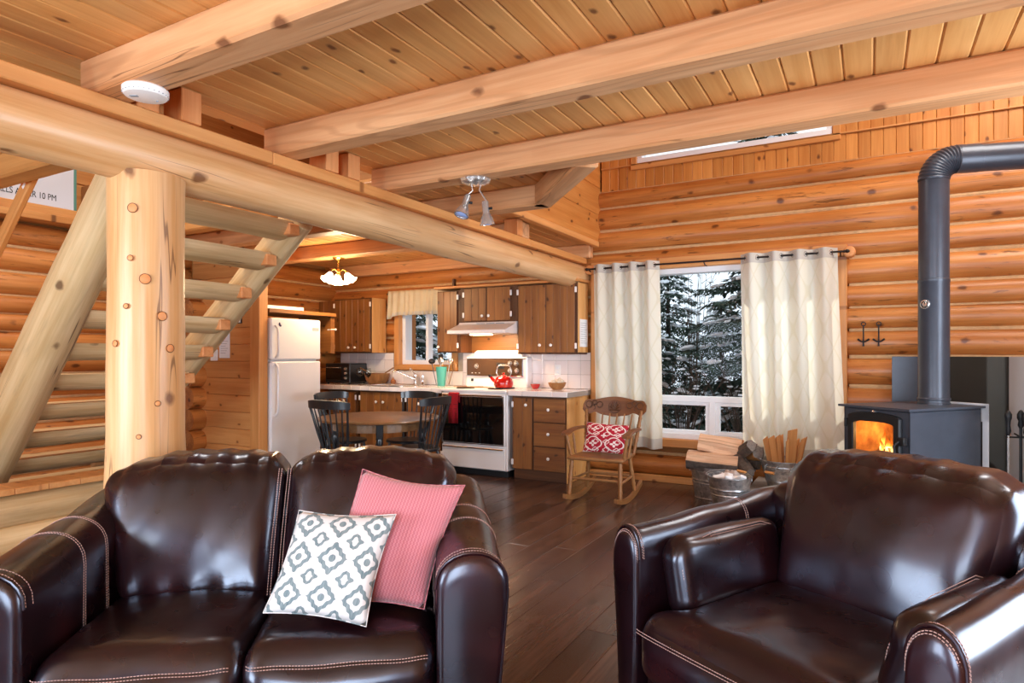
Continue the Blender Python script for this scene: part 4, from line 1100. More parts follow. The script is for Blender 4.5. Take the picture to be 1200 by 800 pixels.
# ------------------------------------------------------------------ rocking chair
rk = thing('rocking_chair', 'carved wooden rocking chair with a shell on its crest beside the curtain', 'rocking chair', (-2.15, 5.52, 0), R(3))
SEAT = .40
m = MB(); m.cushion(.25, .235, .017, .015, (0, 0, .0), 10, fn=lambda p: Vector((p.x*(1+.10*(-p.y/.235)*.5), p.y, p.z-.012*(1-(p.x/.25)**2)*(1-(p.y/.235)**2)*(1 if p.z > 0 else 0)+SEAT)))
m.obj('seat', MW['oak'], rk)
def turned(m, a, b, r_, k=3):
    a, b = Vector(a), Vector(b); n = 6*k
    m.tube([tuple(a.lerp(b, i/n)) for i in range(n+1)], [r_*(.72+.28*math.sin(PI*i/n)+.22*(1 if i % 6 in (2, 4) else 0)) for i in range(n+1)], 10)
for sx in (-1, 1):
    m = MB(); rs = []
    for i in range(21):
        y = lerp(-.36, .46, i/20); z = .018+.42*(y-.02)**2
        x = sx*.235
        rs.append([(x-.016, y, z-.018), (x+.016, y, z-.018), (x+.014, y, z+.022), (x-.014, y, z+.022)])
    m.rings(rs); m.obj('rocker', MW['oak'], rk)
    m = MB(); turned(m, (sx*.225, -.19, SEAT), (sx*.238, -.24, .05), .019); m.obj('leg', MW['oak'], rk)
    m = MB(); turned(m, (sx*.20, .18, SEAT), (sx*.234, .24, .05), .018); m.obj('leg', MW['oak'], rk)
    m = MB(); turned(m, (sx*.235, -.215, .20), (sx*.22, .21, .20), .011, 2); m.obj('stretcher', MW['oak'], rk)
    m = MB(); turned(m, (sx*.235, .20, SEAT), (sx*.275, .335, .80), .017, 4); m.obj('back_post', MW['oak'], rk)
    m = MB(); turned(m, (sx*.245, -.16, SEAT), (sx*.285, -.18, .605), .015, 2); m.obj('arm_post', MW['oak'], rk)
    m = MB(); turned(m, (sx*.25, -.03, SEAT), (sx*.282, -.02, .605), .011, 2); m.obj('arm_post', MW['oak'], rk)
    m = MB(); rs = []
    for i in range(15):
        u = i/14; y = lerp(-.25, .27, u); hw = .026+.014*math.exp(-((u-.12)/.12)**2); x = sx*(.285-.018*u); z = .612+.018*math.sin(u*PI)+.02*u
        if u == 0: hw = .018
        rs.append([(x-hw, y, z-.010), (x+hw, y, z-.010), (x+hw*.9, y, z+.012), (x-hw*.9, y, z+.012)])
    m.rings(rs); m.obj('armrest', MW['oakd'], rk, ang=50)
m = MB(); turned(m, (-.232, -.215, .22), (.232, -.215, .22), .014, 5); m.obj('front_stretcher', MW['oak'], rk)
m = MB(); turned(m, (-.22, .21, .20), (.22, .21, .20), .011, 3); m.obj('stretcher', MW['oak'], rk)
for i in range(6):
    x = lerp(-.17, .17, i/5); m = MB(); m.tube([(x*.9, .205, SEAT+.01), (x, .265, .58), (x*1.08, .338, .765)], [.008, .010, .007], 8); m.obj('spindle', MW['oak'], rk)
m = MB(); rs = []
for i in range(29):
    u = i/28*2-1; x = u*.315; zt = .90+.025*math.cos(u*PI*.9)+.012*math.exp(-((abs(u)-.85)/.12)**2); zb = .745+.03*(1-u*u)*0+.028*math.exp(-((abs(u)-.62)/.16)**2)-.015*math.exp(-(u/.2)**2)+.05*max(0, abs(u)-.86)/.14
    if abs(u) > .93: zt -= .03*(abs(u)-.93)/.07
    y = .345+.035*(1-u*u)
    rs.append([(x, y-.014, zb), (x, y+.012, zb), (x, y+.034, zt), (x, y+.008, zt)])
m.rings(rs); cr_ = m.obj('crest_rail', MW['oakd'], rk, ang=50)
m = MB(); Mf = T(0, .378, .83) @ RX(PI/2-.15)
m.torus(.062, .005, 28, 6, M=Mf)
for i in range(9):
    a = PI*(i/8)*.98+.03; m.tube([tuple(Mf @ Vector((0, -.035, .006))), tuple(Mf @ Vector((.052*math.cos(a), -.035+.085*math.sin(a), .006)))], [.003, .0075], 6)
for sx in (-1, 1):
    for k, (dx, dz, rr_) in enumerate(((.15, .01, .028), (.20, .03, .022), (.255, .012, .032), (.215, -.02, .02))):
        yy = .332+.035*(1-((sx*dx)/.315)**2)+.012
        m.torus(rr_, .006, 18, 6, M=T(sx*dx, yy, .835+dz) @ RX(PI/2-.15))
m.obj('carving', MW['cabdark'], cr_)

def pillow(name, corners, thick, mat, label, nrm, n=22, bulge=.05, seed=1, pinch=.06):
    """corners: bl, br, tr, tl in world; a stuffed square whose edges pull in and whose corners stay pointed"""
    c = [Vector(p) for p in corners]; nr = Vector(nrm).normalized(); ctr = sum(c, Vector())/4
    m = MB(); vs, gs, idx, fs = [], [], {}, []
    for side in (1, -1):
        for i in range(n+1):
            for j in range(n+1):
                edge = i in (0, n) or j in (0, n)
                if edge and side < 0: idx[side, i, j] = idx[1, i, j]; continue
                u, v = i/n, j/n; us, vs_ = 2*u-1, 2*v-1
                p = c[0]*(1-u)*(1-v)+c[1]*u*(1-v)+c[2]*u*v+c[3]*(1-u)*v
                pu = (1-vs_*vs_); pv = (1-us*us)
                p = p+(ctr-p)*pinch*(max(pu, 0)*abs(us)**3+max(pv, 0)*abs(vs_)**3)
                h = thick*((1-us**2)*(1-vs_**2))**.55 if not edge else 0
                h += .012*noise.noise(Vector((u*3+seed, v*3, side)))*(1-us**4)*(1-vs_**4)
                p = p+nr*side*h
                idx[side, i, j] = len(vs); vs.append(tuple(p-ctr)); gs.append((u, v, side))
        for i in range(n):
            for j in range(n): fs.append(tuple(idx[side, a, b] for a, b in ((i,j),(i+1,j),(i+1,j+1),(i,j+1))))
    m.add(vs, fs, g=gs, smooth=True)
    t_ = thing(name, label, 'pillow', tuple(ctr)); m.obj('pillow_cover', mat, t_, ang=180)
    m = MB(); q = [c[0], c[1], c[2], c[3], c[0]]; pts = []
    for a, b, kx in zip(q, q[1:], (0, 1, 2, 3)):
        for i in range(n):
            u, v = ((i/n, 0), (1, i/n), (1-i/n, 1), (0, 1-i/n))[kx]; us, vv = 2*u-1, 2*v-1; p = a.lerp(b, i/n)
            p = p+(ctr-p)*pinch*((1-vv*vv)*abs(us)**3+(1-us*us)*abs(vv)**3); pts.append(tuple(p-ctr))
    pts.append(pts[0]); m.tube(pts, .0018, 6, cap=False); m.obj('seam', mat, t_)
    return t_
def rk2w(x, y, z):
    v = RZ(R(3)) @ Vector((x, y, z)); return (v.x-2.15, v.y+5.52, v.z)
pillow('red_floral_pillow', [rk2w(-.21, .035, .425), rk2w(.205, .035, .425), rk2w(.205, .165, .675), rk2w(-.21, .165, .69)], .062, M_redfl, 'red and white flower patterned pillow on the rocking chair', RZ(R(3)) @ Vector((0, -.88, .46)), pinch=.05)
# ------------------------------------------------------------------ curtains on the big window
rod = thing('curtain_rod', 'dark curtain rod with finials across the big window', 'curtain rod', (0, 6.44, 2.262))
m = MB(); m.tube([(-2.66, 0, 0), (-.21, 0, 0)], .0095, 10); m.obj('rod', M_rod, rod)
for x, s_ in ((-2.66, -1), (-.21, 1)):
    m = MB(); m.lathe([(.010, 0), (.015, .006), (.011, .014), (.018, .03), (.012, .045), (.003, .05)], 12, M=T(x, 0, 0) @ RY(s_*PI/2)); m.obj('finial', M_rod, rod)
for x in (-2.66, -1.44, -.235):
    m = MB(); m.tube([(x, 0, -.012), (x, .05, -.03), (x, .125, -.03)], .006, 8); m.obj('bracket', M_rod, rod)
for x, lab in ((-2.68, 'round wooden block on the log wall at the left end of the curtain rod'), (-.165, 'round wooden block on the log wall at the right end of the curtain rod')):
    m = MB(); m.lathe([(.05, 0), (.05, .09), (.042, .10), (.003, .102)], 16, M=T(x, 6.57, 2.262) @ RX(PI/2)); tag(m.obj('rod_end_block', MW['cut']), lab, 'block')
def curtain(label, xt0, xt1, xb0, xb1, ztop, zbot, folds, seed, am=.05):
    c = thing('window_curtain', label, 'curtain', group='curtains of the big window'); m = MB(); rs, gs = [], []; nu = folds*14; nv = 26
    def pt(u, v):
        flare = v**1.4
        x = lerp(lerp(xt0, xt1, u), lerp(xb0, xb1, u), flare)
        ph = 2*PI*folds*u+.5*v*math.sin(seed+u*9)
        y = 6.44+am*math.cos(ph)*(1-.25*v)+.014*v*math.sin(u*31+seed+v*2)
        x += .012*v*math.sin(u*17+seed*2+v*3)
        return (x, y, lerp(ztop, zbot, v)+.006*v*math.sin(u*11+seed))
    for j in range(nv+1):
        v = j/nv; row = []
        for i in range(nu+1):
            p = pt(i/nu, v); row.append(p); gs.append((i/nu*(abs(xt1-xt0)*1.5), p[2], 0))
        rs.append(row)
    m.rings(rs, False, g=gs); m.obj('drape', M_curtain, c, ang=80)
    for v0, v1, nm in ((0, .048, 'heading_band'), (.945, 1.0, 'hem_band')):
        m = MB(); rs = []
        for j in range(3):
            rs.append([tuple(Vector(pt(i/nu, lerp(v0, v1, j/2)))+Vector((0, -.004, 0))) for i in range(nu+1)])
        m.rings(rs, False); m.obj(nm, M_hem, c, ang=80)
    gr = MB().torus(.022, .005, 18, 6).mesh('grommet', M_nickel)
    for k in range(folds*2):
        u = (k+.5)/(2*folds); x, y, z = pt(u, (ztop-2.262)/(ztop-zbot))
        g = link('grommet', gr, c, (x, y, 2.262)); g.rotation_euler = (PI/2, 0, R(52 if k % 2 else -52))
    return c
curtain('cream curtain hung at the left side of the big window, behind the rocking chair', -2.63, -1.90, -2.58, -1.86, 2.305, .37, 4, 1.3)
curtain('cream curtain hung at the right side of the big window, behind the kindling', -1.10, -.26, -1.06, -.19, 2.305, .36, 4, 4.1)

# ------------------------------------------------------------------ hearth, stove, shield, tools
he = thing('stone_hearth', 'pale stone hearth platform under the wood stove', 'hearth')
poly = [(-.93, 6.55), (-.93, 5.88), (-.42, 4.80), (1.55, 4.80), (1.55, 6.55)]
MB().prism(poly, 0, .13).obj('base', M_stone, he)
MB().prism([(-.945, 6.555), (-.945, 5.87), (-.43, 4.785), (1.555, 4.785), (1.555, 6.555)], .13, .155).obj('top_slab', M_stone, he)
HZ = .155
sv = thing('wood_stove', 'black wood stove with a fire burning behind its glass door', 'stove', (.262, 5.51, HZ), R(-38))
hw, hd_, z0, z1 = .255, .375, .13, .795
m = MB()
m.box((-hw, -hd_, z0), (-hw+.012, hd_, z1)); m.box((hw-.012, -hd_, z0), (hw, hd_, z1)); m.box((-hw, hd_-.012, z0), (hw, hd_, z1))
m.box((-hw, -hd_, z0), (hw, hd_, z0+.012)); m.box((-hw, -hd_, z1-.012), (hw, hd_, z1))
ox, oz0, oz1 = .165, .40, .70
m.box((-hw, -hd_, z0), (-ox, -hd_+.012, z1)); m.box((ox, -hd_, z0), (hw, -hd_+.012, z1)); m.box((-ox, -hd_, z0), (ox, -hd_+.012, oz0)); m.box((-ox, -hd_, oz1), (ox, -hd_+.012, z1))
m.obj('body', M_steelblk, sv)
MB().prism([(-hw-.025, -hd_-.035), (hw+.02, -hd_-.035), (hw+.02, hd_+.02), (-hw-.025, hd_+.02)], z1, z1+.016).obj('top_plate', M_steelblk, sv)
MB().cbox((hw-.005, hd_+.022, .20), (hw+.035, hd_+.034, z1+.03), .002).obj('rear_shield', M_silver, sv)
MB().cbox((-.05, hd_+.022, z1-.1), (hw+.035, hd_+.034, z1+.03), .002).obj('rear_shield', M_silver, sv)
m = MB(); m.box((-.20, -.20, 0), (.20, .22, z0)); m.obj('pedestal', M_steelblk, sv)
m = MB(); m.box((-.22, -.30, .36), (.22, .25, .375)); m.box((-.22, .235, .36), (.22, .25, .74)); m.box((-.235, -.33, .36), (-.22, .25, .74)); m.box((.22, -.33, .36), (.235, .25, .74)); m.box((-.22, -.33, .725), (.22, .25, .74)); m.obj('firebrick_lining', M_brick, sv)
def arch(w_, a, b, rise, n=10):
    return [(-w_, a), (w_, a), (w_, b)]+[(w_*math.cos(PI*i/n)*.999, b+rise*math.sin(PI*i/n)) for i in range(1, n)]+[(-w_, b)]
dr = thing('x', None, None); bpy.data.objects.remove(dr)
m = MB(); o_, i_ = arch(.205, .33, .735, .035), arch(.155, .395, .685, .022)
yf, yb = -hd_-.034, -hd_-.004; q = .012
def sh(poly, y, k=0): return [(x*(1-k), y, z) for x, z in poly]
m.rings([sh(i_, yb), sh(i_, yf+q*.4), sh([(x*1.06, z) for x, z in i_], yf), sh(o_, yf, .04), sh(o_, yf+q), sh(o_, yb)], True, False, False, smooth=False)
dr = m.obj('stove_door', M_iron, sv)
m = MB(); m.prism(arch(.158, .39, .688, .022), 0, .004, M=T(0, yf+.016, 0) @ RX(PI/2)); m.obj('glass', M_sglass, dr)
for z in (.40, .68):
    m = MB(); m.tube([(-.222, yf+.01, z-.03), (-.222, yf+.01, z+.03)], .012, 10); m.cbox((-.225, yf+.004, z-.02), (-.18, yf+.022, z+.02), .003); m.obj('hinge', M_iron, dr)
m = MB(); m.cbox((.195, yf-.02, .56), (.25, yf+.02, .615), .005); m.tube([(.215, yf-.02, .59), (.20, yf-.05, .56), (.215, yf-.058, .49), (.225, yf-.055, .45)], .008, 8); m.obj('handle', M_iron, dr)
m = MB(); m.lathe([(.013, 0), (.011, .012), (.003, .014)], 12, M=T(-.01, -hd_, .772) @ RX(PI/2)); m.obj('damper_knob', M_nickel, sv)
tg = thing('stove_tag', 'small patterned tag hanging on the stove door handle', 'tag', (0, 0, 0))
m = MB(); m.prism([(-.028, 0), (.028, 0), (.034, .05), (.02, .10), (-.02, .10), (-.034, .05)], 0, .008); 
hp = sv.matrix_basis
o = m.obj('tag_plate', plain('cream_tag', '#d8c49a', .6, nz=.5, nscale=60), tg); 
P0 = (T(.262, 5.51, HZ) @ RZ(R(-38))) @ Vector((.222, yf-.066, .36)); tg.location = P0; tg.rotation_euler = (PI/2, 0, R(-38))
m = MB(); m.tube([(0, .095, .004), (.002, .12, .004)], .002, 6); m.obj('string', M_ink, tg)
# fire
lg = []
for i, (x, y, z, a, r_) in enumerate(((-.05, -.10, .41, .15, .035), (.06, -.02, .42, -.2, .04), (.0, -.08, .475, 1.2, .032), (-.09, .0, .46, .8, .03))):
    m = MB(); m.log((-.13, 0, 0), (.13, 0, 0), r_, seg=10, nl=6, wob=.12); o = m.obj('burning_log', M_ember)
    o.matrix_world = T(.262, 5.51, HZ) @ RZ(R(-38)) @ T(x, y, z) @ RZ(a)
    tag(o, ['burning log at the bottom left of the stove fire', 'burning log at the bottom right of the stove fire', 'glowing log lying across the top of the stove fire', 'glowing log at the back of the stove fire'][i], 'firewood', 'logs burning in the stove')
fl = MB(); random.seed(11)
for i in range(26):
    x, y = random.uniform(-.14, .14), random.uniform(-.17, .1); h = random.uniform(.07, .23)*(1-abs(x)*2.2); r_ = random.uniform(.014, .03); b0 = random.uniform(.39, .47); rs, gs = [], []
    for k in range(8):
        u = k/7; cx = x+.02*math.sin(u*5+i)*u; rr = r_*(math.sin(PI*min(1, u*.85+.18))**.8)*(1-u*.35)+.001
        rs.append([(cx+rr*math.cos(2*PI*j/8), y+rr*.6*math.sin(2*PI*j/8), b0+h*u) for j in range(8)]); gs += [(u, x+j*.002, i)for j in range(8)]
    fl.rings(rs, g=gs)
fo = tag(fl.obj('flames', M_flame), 'orange flames burning in the stove', 'fire', kind='stuff'); fo.location = (.262, 5.51, HZ); fo.rotation_euler = (0, 0, R(-38))
light('fire_glow', 'POINT', tuple((T(.262, 5.51, HZ) @ RZ(R(-38))) @ Vector((0, -.12, .60))), 5, (1, .5, .15), shadow_soft_size=.06)
# stovepipe
PX, PY, PR = .412, 5.68, .101
sp_ = thing('stove_pipe', 'thick black stovepipe rising from the stove and turning to the right wall', 'stovepipe', (PX, PY, HZ+z1+.016))
top = 2.63-(HZ+z1+.016)
m = MB(); m.lathe([(PR+.006, 0), (PR+.006, .012), (PR, .014), (PR, .9), (PR+.003, .905), (PR+.003, .925), (PR-.002, .93), (PR-.002, top)], 32); m.obj('vertical_pipe', M_pipe, sp_)
m = MB(); m.lathe([(PR+.004, .03), (PR+.007, .035), (PR+.007, .045), (PR+.004, .05)], 32, cap0=False, cap1=False); m.obj('collar_ring', M_pipe, sp_)
dv = Vector((.96, .28, 0)).normalized(); m = MB(); pts = []; rr = []
ER = .15
for i in range(27):
    a = PI/2*i/26; pts.append(tuple(dv*(ER*(1-math.cos(a)))+Vector((0, 0, top+ER*math.sin(a))))); rr.append(PR+(.004 if i % 2 else -.002)+(.004 if i in (0, 26) else 0))
m.tube(pts, rr, 28); m.obj('elbow', M_pipe, sp_, ang=25)
m = MB(); e = Vector(pts[-1]); m.tube([tuple(e), tuple(e+dv*.14), tuple(e+dv*.142), tuple(e+dv*1.86)], [PR+.002, PR+.002, PR-.002, PR-.002], 32); m.obj('horizontal_pipe', M_pipe, sp_)
th_ = thing('pipe_thermometer', 'round magnetic thermometer stuck on the stovepipe', 'thermometer', (PX, PY, 1.705))
Mt = RZ(TH-1.12) @ T(0, -PR, 0) @ RX(PI/2)
MB().lathe([(.034, -.002), (.034, .008), (.030, .011), (.003, .011)], 24, M=Mt).obj('dial', M_nickel, th_)
m = MB(); m.torus(.022, .004, 20, 6, M=Mt @ T(0, 0, .011)); m.box((-.002, 0, .011), (.002, .02, .013), M=Mt); m.obj('scale', M_iron, th_)
# heat shield
hs = thing('heat_shield', 'three-panel black heat shield standing behind the stove', 'heat shield')
MB().box((.165, 6.50, HZ), (.515, 6.508, 1.318)).obj('panel', M_steelblk, hs)
a, b = Vector((.515, 6.504, 0)), Vector((.925, 6.095, 0))
M = T(*a) @ RZ(math.atan2(b.y-a.y, b.x-a.x)); MB().box((0, -.004, HZ), ((b-a).length, .004, 1.318), M=M).obj('panel', M_shield, hs)
a, b = Vector((.925, 6.095, 0)), Vector((.99, 5.10, 0))
M = T(*a) @ RZ(math.atan2(b.y-a.y, b.x-a.x)); MB().box((0, -.004, HZ), ((b-a).length, .004, 1.318), M=M).obj('panel', M_silver, hs)
# tool stand
ts = thing('fire_tool_stand', 'black stand for the fire irons right of the stove', 'fire tool stand', (.885, 5.43, HZ))
MB().lathe([(.11, 0), (.11, .012), (.02, .022), (.012, .03)], 24).obj('base', M_iron, ts)
m = MB(); m.tube([(0, 0, .02), (0, 0, .70)], .009, 8); m.lathe([(.009, .68), (.018, .70), (.014, .73), (.022, .75), (.022, .775), (.010, .80), (.003, .805)], 12); m.obj('pole', M_iron, ts)
m = MB(); m.tube([(-.09, -.02, .635), (-.085, -.02, .62), (0, 0, .62), (.085, .02, .62), (.09, .02, .635)], .006, 8); m.tube([(-.02, .085, .635), (0, 0, .62), (.02, -.085, .635)], .006, 8); m.obj('hook_arm', M_iron, ts)
for (dx, dy, lab, nm) in ((-.07, -.016, 'fire poker with a round knob hanging left on the stand', 'fire_poker'), (.016, -.075, 'ash brush with a round knob hanging in front on the stand', 'hearth_brush')):
    t_ = thing(nm, lab, 'fire iron', (.885+dx, 5.43+dy, HZ))
    m = MB(); m.tube([(0, 0, .10), (0, 0, .66)], .007, 8); m.obj('shaft', M_nickel, t_)
    m = MB(); m.lathe([(.008, .63), (.017, .66), (.012, .70), (.015, .73), (.021, .752), (.021, .775), (.010, .795), (.003, .80)], 14); m.obj('handle', M_iron, t_)
    m = MB()
    if nm == 'fire_poker': m.tube([(0, 0, .11), (0, 0, .06), (.03, 0, .05)], [.007, .007, .004], 8)
    else: m.lathe([(.012, .12), (.03, .10), (.038, .05), (.003, .05)], 12)
    m.obj('tip', M_iron, t_)
# hooks on the wall
for x, lab in ((-.055, 'black iron coat hook on the log wall nearer the window'), (.065, 'black iron coat hook on the log wall nearer the stovepipe')):
    h = thing('coat_hook', lab, 'hook', (x, WY-.012, 1.60))
    m = MB(); m.torus(.017, .004, 16, 6, M=T(0, 0, -.018+.03) @ RX(PI/2)); m.tube([(0, 0, 0), (0, -.004, -.16), (0, -.002, -.19)], [.006, .006, .009], 8); m.obj('shaft', M_iron, h)
    m = MB(); m.tube([(-.045, -.02, -.125), (-.02, -.012, -.145), (0, -.008, -.15), (.02, -.012, -.145), (.045, -.02, -.125)], [.009, .007, .008, .007, .009], 8); m.tube([(0, -.006, -.15), (0, -.04, -.16), (0, -.045, -.125)], .006, 8); m.obj('cross_prong', M_iron, h)

# ------------------------------------------------------------------ firewood tub, buckets
tu = thing('galvanized_tub', 'oval galvanized tub full of firewood under the window', 'tub', (-1.215, 6.13, 0), R(6))
def bucket_wall(m, rb, rt, h, sx, sy, ridges=(.5, .6, .85), seg=36):
    pr = [(rb, 0), (rb+.004, .006)]
    for i in range(1, 30):
        u = i/30; r_ = lerp(rb, rt, u)+sum(.005*math.exp(-((u-k)/.018)**2) for k in ridges); pr.append((r_, h*u))
    pr += [(rt, h-.004), (rt+.007, h-.002), (rt+.007, h+.006), (rt-.002, h+.006), (rt-.005, h-.01)]
    pr += [(lerp(rt, rb, u)-.006, lerp(h, .02, u)) for u in (.3, .6, 1)]+[(.004, .012)]
    m.lathe(pr, seg, sx=sx, sy=sy)
m = MB(); bucket_wall(m, .235, .275, .29, 1.0, .72); m.obj('tub_wall', M_galv, tu)
for s_ in (-1, 1):
    m = MB(); m.tube([(s_*.272, -.055, .25), (s_*.30, -.05, .285), (s_*.31, 0, .30), (s_*.30, .05, .285), (s_*.272, .055, .25)], .006, 8); m.obj('handle', M_galv, tu)
def split_log(label, loc, rot, L, w_, h, seed, mat='split', bark=True, grp=None, nm='firewood_log'):
    random.seed(seed); t_ = thing(nm, label, 'firewood', loc, group=grp); t_.rotation_euler = rot
    po = [(-w_*.5, -h*.25), (-w_*.1, -h*.55), (w_*.48, -h*.35), (w_*.50, h*.1), (w_*.12, h*.55), (-w_*.30, h*.28)]
    po = [(x*(1+random.uniform(-.15, .15)), y*(1+random.uniform(-.15, .15))) for x, y in po]
    fp = []
    for (x0, y0), (x1, y1) in zip(po, po[1:]+po[:1]):
        for k in range(3): fp.append((lerp(x0, x1, k/3), lerp(y0, y1, k/3)))
    m = MB(); rs = []
    for i in range(13):
        x = lerp(-L/2, L/2, i/12)
        rs.append([(x, y*(1+.22*noise.noise(Vector((x*6, y*40, z*40+seed)))), z*(1+.30*noise.noise(Vector((x*5+seed, y*45, z*45))))) for y, z in fp])
    m.rings(rs, True, False, False, smooth=False, axis=0); m.obj('split_face', MW[mat] if mat in MW else mat, t_)
    for s_ in (0, 12):
        m = MB(); m.add(rs[s_], [tuple(range(len(fp)))], axis=0); m.obj('end_grain', M_endgrain if bark else MW['cut'], t_)
    if bark:
        m = MB(); k0 = 0; rr = []
        for row in rs: rr.append([row[j] for j in range(0, 7)]+[(row[j][0], row[j][1]*1.07, row[j][2]*1.10-.004) for j in range(6, -1, -1)])
        m.rings(rr, smooth=False); m.obj('bark', M_bark, t_)
    return t_
TG = 'split logs in the galvanized tub'
split_log('long pale split log lying lowest at the left in the tub', (-1.27, 6.02, .355), (-.42, .05, .10), .45, .19, .17, 3, grp=TG)
split_log('large pale split log lying on top of the tub pile', (-1.215, 6.10, .50), (.35, .10, .04), .38, .20, .15, 8, bark=False, grp=TG)
split_log('split log behind the others on the tub', (-1.20, 6.22, .40), (0, .04, 0), .44, .15, .14, 12, grp=TG)
split_log('grey-ended split log slanting down at the front right of the tub', (-1.02, 6.02, .365), (.3, .55, -.85), .30, .11, .10, 21, mat=M_bark, grp=TG)
split_log('grey-ended split log sticking up in the middle of the tub pile', (-1.02, 6.06, .46), (.9, -.50, -.75), .30, .11, .10, 27, mat=M_bark, grp=TG)
split_log('brown split log at the right end of the tub pile', (-.96, 6.14, .42), (1.4, -.25, -.9), .28, .12, .10, 33, mat='kind', grp=TG)
split_log('short mossy log lying lowest at the right of the tub', (-1.0, 6.16, .33), (2.0, .02, -.2), .24, .10, .09, 41, mat=M_bark, grp=TG)
bk = thing('ash_bucket', 'small galvanized bucket with paper kindling in front of the firewood tub', 'bucket', (-1.045, 5.635, 0), R(20))
m = MB(); bucket_wall(m, .128, .178, .30, 1, 1, (.42, .5, .58, .66), 40); m.obj('bucket_wall', M_galv, bk)
m = MB(); m.tube([(.185*math.cos(a), .06+.17*math.sin(a)*.95, .295+.02*math.sin(a)) for a in [PI*i/16 for i in range(17)]], .004, 6); m.obj('bail', M_galv, bk)
m = MB(); m.tube([(.10, .205, .312), (.16, .14, .308)], .013, 10); m.obj('wooden_grip', MW['kind'], bk)
for s_ in (-1, 1): m = MB(); m.lathe([(.02, 0), (.02, .008), (.008, .012), (.003, .013)], 10, M=T(s_*.172, 0, .27) @ RY(s_*PI/2)); m.obj('bail_ear', M_galv, bk)
random.seed(5)
for i in range(7):
    a = i*2.4; r_ = .02+.014*i; m = MB()
    m.cushion(.05+.01*(i % 3), .032, .016, .012, (0, 0, .012), 6, fn=lambda p: p+Vector((0, 0, .016*noise.noise(p*40))))
    o = m.obj('paper_twist', M_paper if i % 3 else plain('printed_paper_%d' % i, '#b9a9a0', .8), loc=(-1.045+r_*math.cos(a), 5.635+r_*math.sin(a), .285+.008*(i % 4)), rot=(random.uniform(-.6, .6), random.uniform(-.6, .6), a))
    tag(o, ['crumpled printed paper at the centre of the small galvanized bucket', 'crumpled white paper lying over the centre of the small bucket', 'crumpled white paper toward the front of the small bucket', 'crumpled printed paper toward the back of the small bucket', 'crumpled white paper against the left rim of the small bucket', 'crumpled white paper against the right rim of the small bucket', 'crumpled printed paper highest in the small bucket'][i], 'paper', 'papers in the small bucket')
m = MB(); m.box((-.10, -.10, 0), (.10, .10, .015)); 
kb = thing('kindling_bucket', 'galvanized bucket of kindling standing on the stone hearth', 'bucket', (-.655, 6.055, HZ), R(-25))
m = MB(); bucket_wall(m, .135, .205, .255, 1, 1, (.3, .72, .80), 40); m.obj('bucket_wall', M_galv, kb)
for s_ in (-1, 1):
    Mh = RZ(R(25)+(-PI/2-.45 if s_ < 0 else PI/2-.45))
    m = MB(); m.tube([(.19, -.055, .225), (.215, -.055, .215), (.225, -.05, .165), (.225, .05, .165), (.215, .055, .215), (.19, .055, .225)], .004, 6, M=Mh); m.obj('handle', M_galv, kb)
    m = MB(); m.tube([(.226, -.042, .165), (.226, .042, .165)], .012, 10, M=Mh); m.obj('wooden_grip', MW['kind'], kb)
random.seed(9)
KL = [(-.12, .02, .23, .022, ''), (-.07, -.02, .25, .020, ''), (.01, -.06, .24, .024, ''), (.11, .0, .22, .018, ''), (-.14, -.02, .26, .05, 'narrow'), (-.10, -.06, .27, .06, ''), (-.05, -.05, .28, .035, ''), (-.02, .05, .27, .04, ''), (.045, -.03, .33, .085, 'wide flat'), (.095, .04, .24, .03, ''), (.12, -.03, .26, .028, ''), (.145, .02, .27, .022, ''), (.06, .09, .25, .04, ''), (-.09, .08, .24, .04, '')]
for i, (dx, dy, h, w_, nt) in enumerate(KL):
    t_ = T(-.655, 6.055, HZ) @ RZ(TH*.5) @ T(dx*.55, dy*.5, .03) @ RY(dx*1.5) @ RX(-dy*1.2) @ RZ(random.uniform(-.4, .4) if i != 8 else .1)
    m = MB(); rs = []; L = h+.165
    for k in range(7):
        u = k/6; rs.append([(sx*w_/2*(1-.12*u)+.003*noise.noise(Vector((u*6, i, sx))), sy*(.010 if i == 8 else .011), L*u+(.012*sx if k == 6 else 0)) for sx, sy in ((-1, -1), (1, -1), (1, 1), (-1, 1))])
    m.rings(rs, smooth=False); o = m.obj('kindling_stick', MW['kind']); o.matrix_world = t_
    tag(o, 'wide flat kindling board, tallest in the kindling bucket' if i == 8 else '%s kindling stick in the bucket on the hearth' % ['left back narrow', 'left front narrow', 'middle front narrow', 'right middle narrow', 'leftmost', 'second widest', 'short pale', 'middle back', '', 'right board-side', 'right front', 'rightmost', 'back right', 'back left'][i], 'kindling', 'kindling sticks in the hearth bucket')

# ------------------------------------------------------------------ ceiling fixtures
sd = thing('smoke_detector', 'round white smoke detector under the nearest ceiling beam', 'smoke detector', (-2.535, 1.505, BZ), R(29))
MB().lathe([(.078, 0), (.084, -.006), (.084, -.022), (.076, -.034), (.058, -.038), (.003, -.039)], 40).obj('housing', M_plastic, sd)
m = MB()
for i in range(28):
    a = 2*PI*i/28; m.box((-.003, -.0015, -.0285), (.003, .0015, -.0265), M=RZ(a) @ T(.0815, 0, 0))
m.obj('vent_slots', M_greyink, sd)
MB().cbox((-.05, -.03, -.0405), (-.018, -.014, -.038), .002).obj('test_button', M_greyink, sd)
MB().lathe([(.004, -.037), (.004, -.042), (.001, -.0425)], 8, M=T(.03, .03, 0)).obj('indicator', M_greyink, sd)
sl = thing('twin_spotlight', 'shiny nickel twin spotlight under the loft-edge beam', 'spotlight', (-2.09, 3.26, BZ), R(15))
pr = [(.090, 0), (.092, -.006)]
m = MB(); rs = []
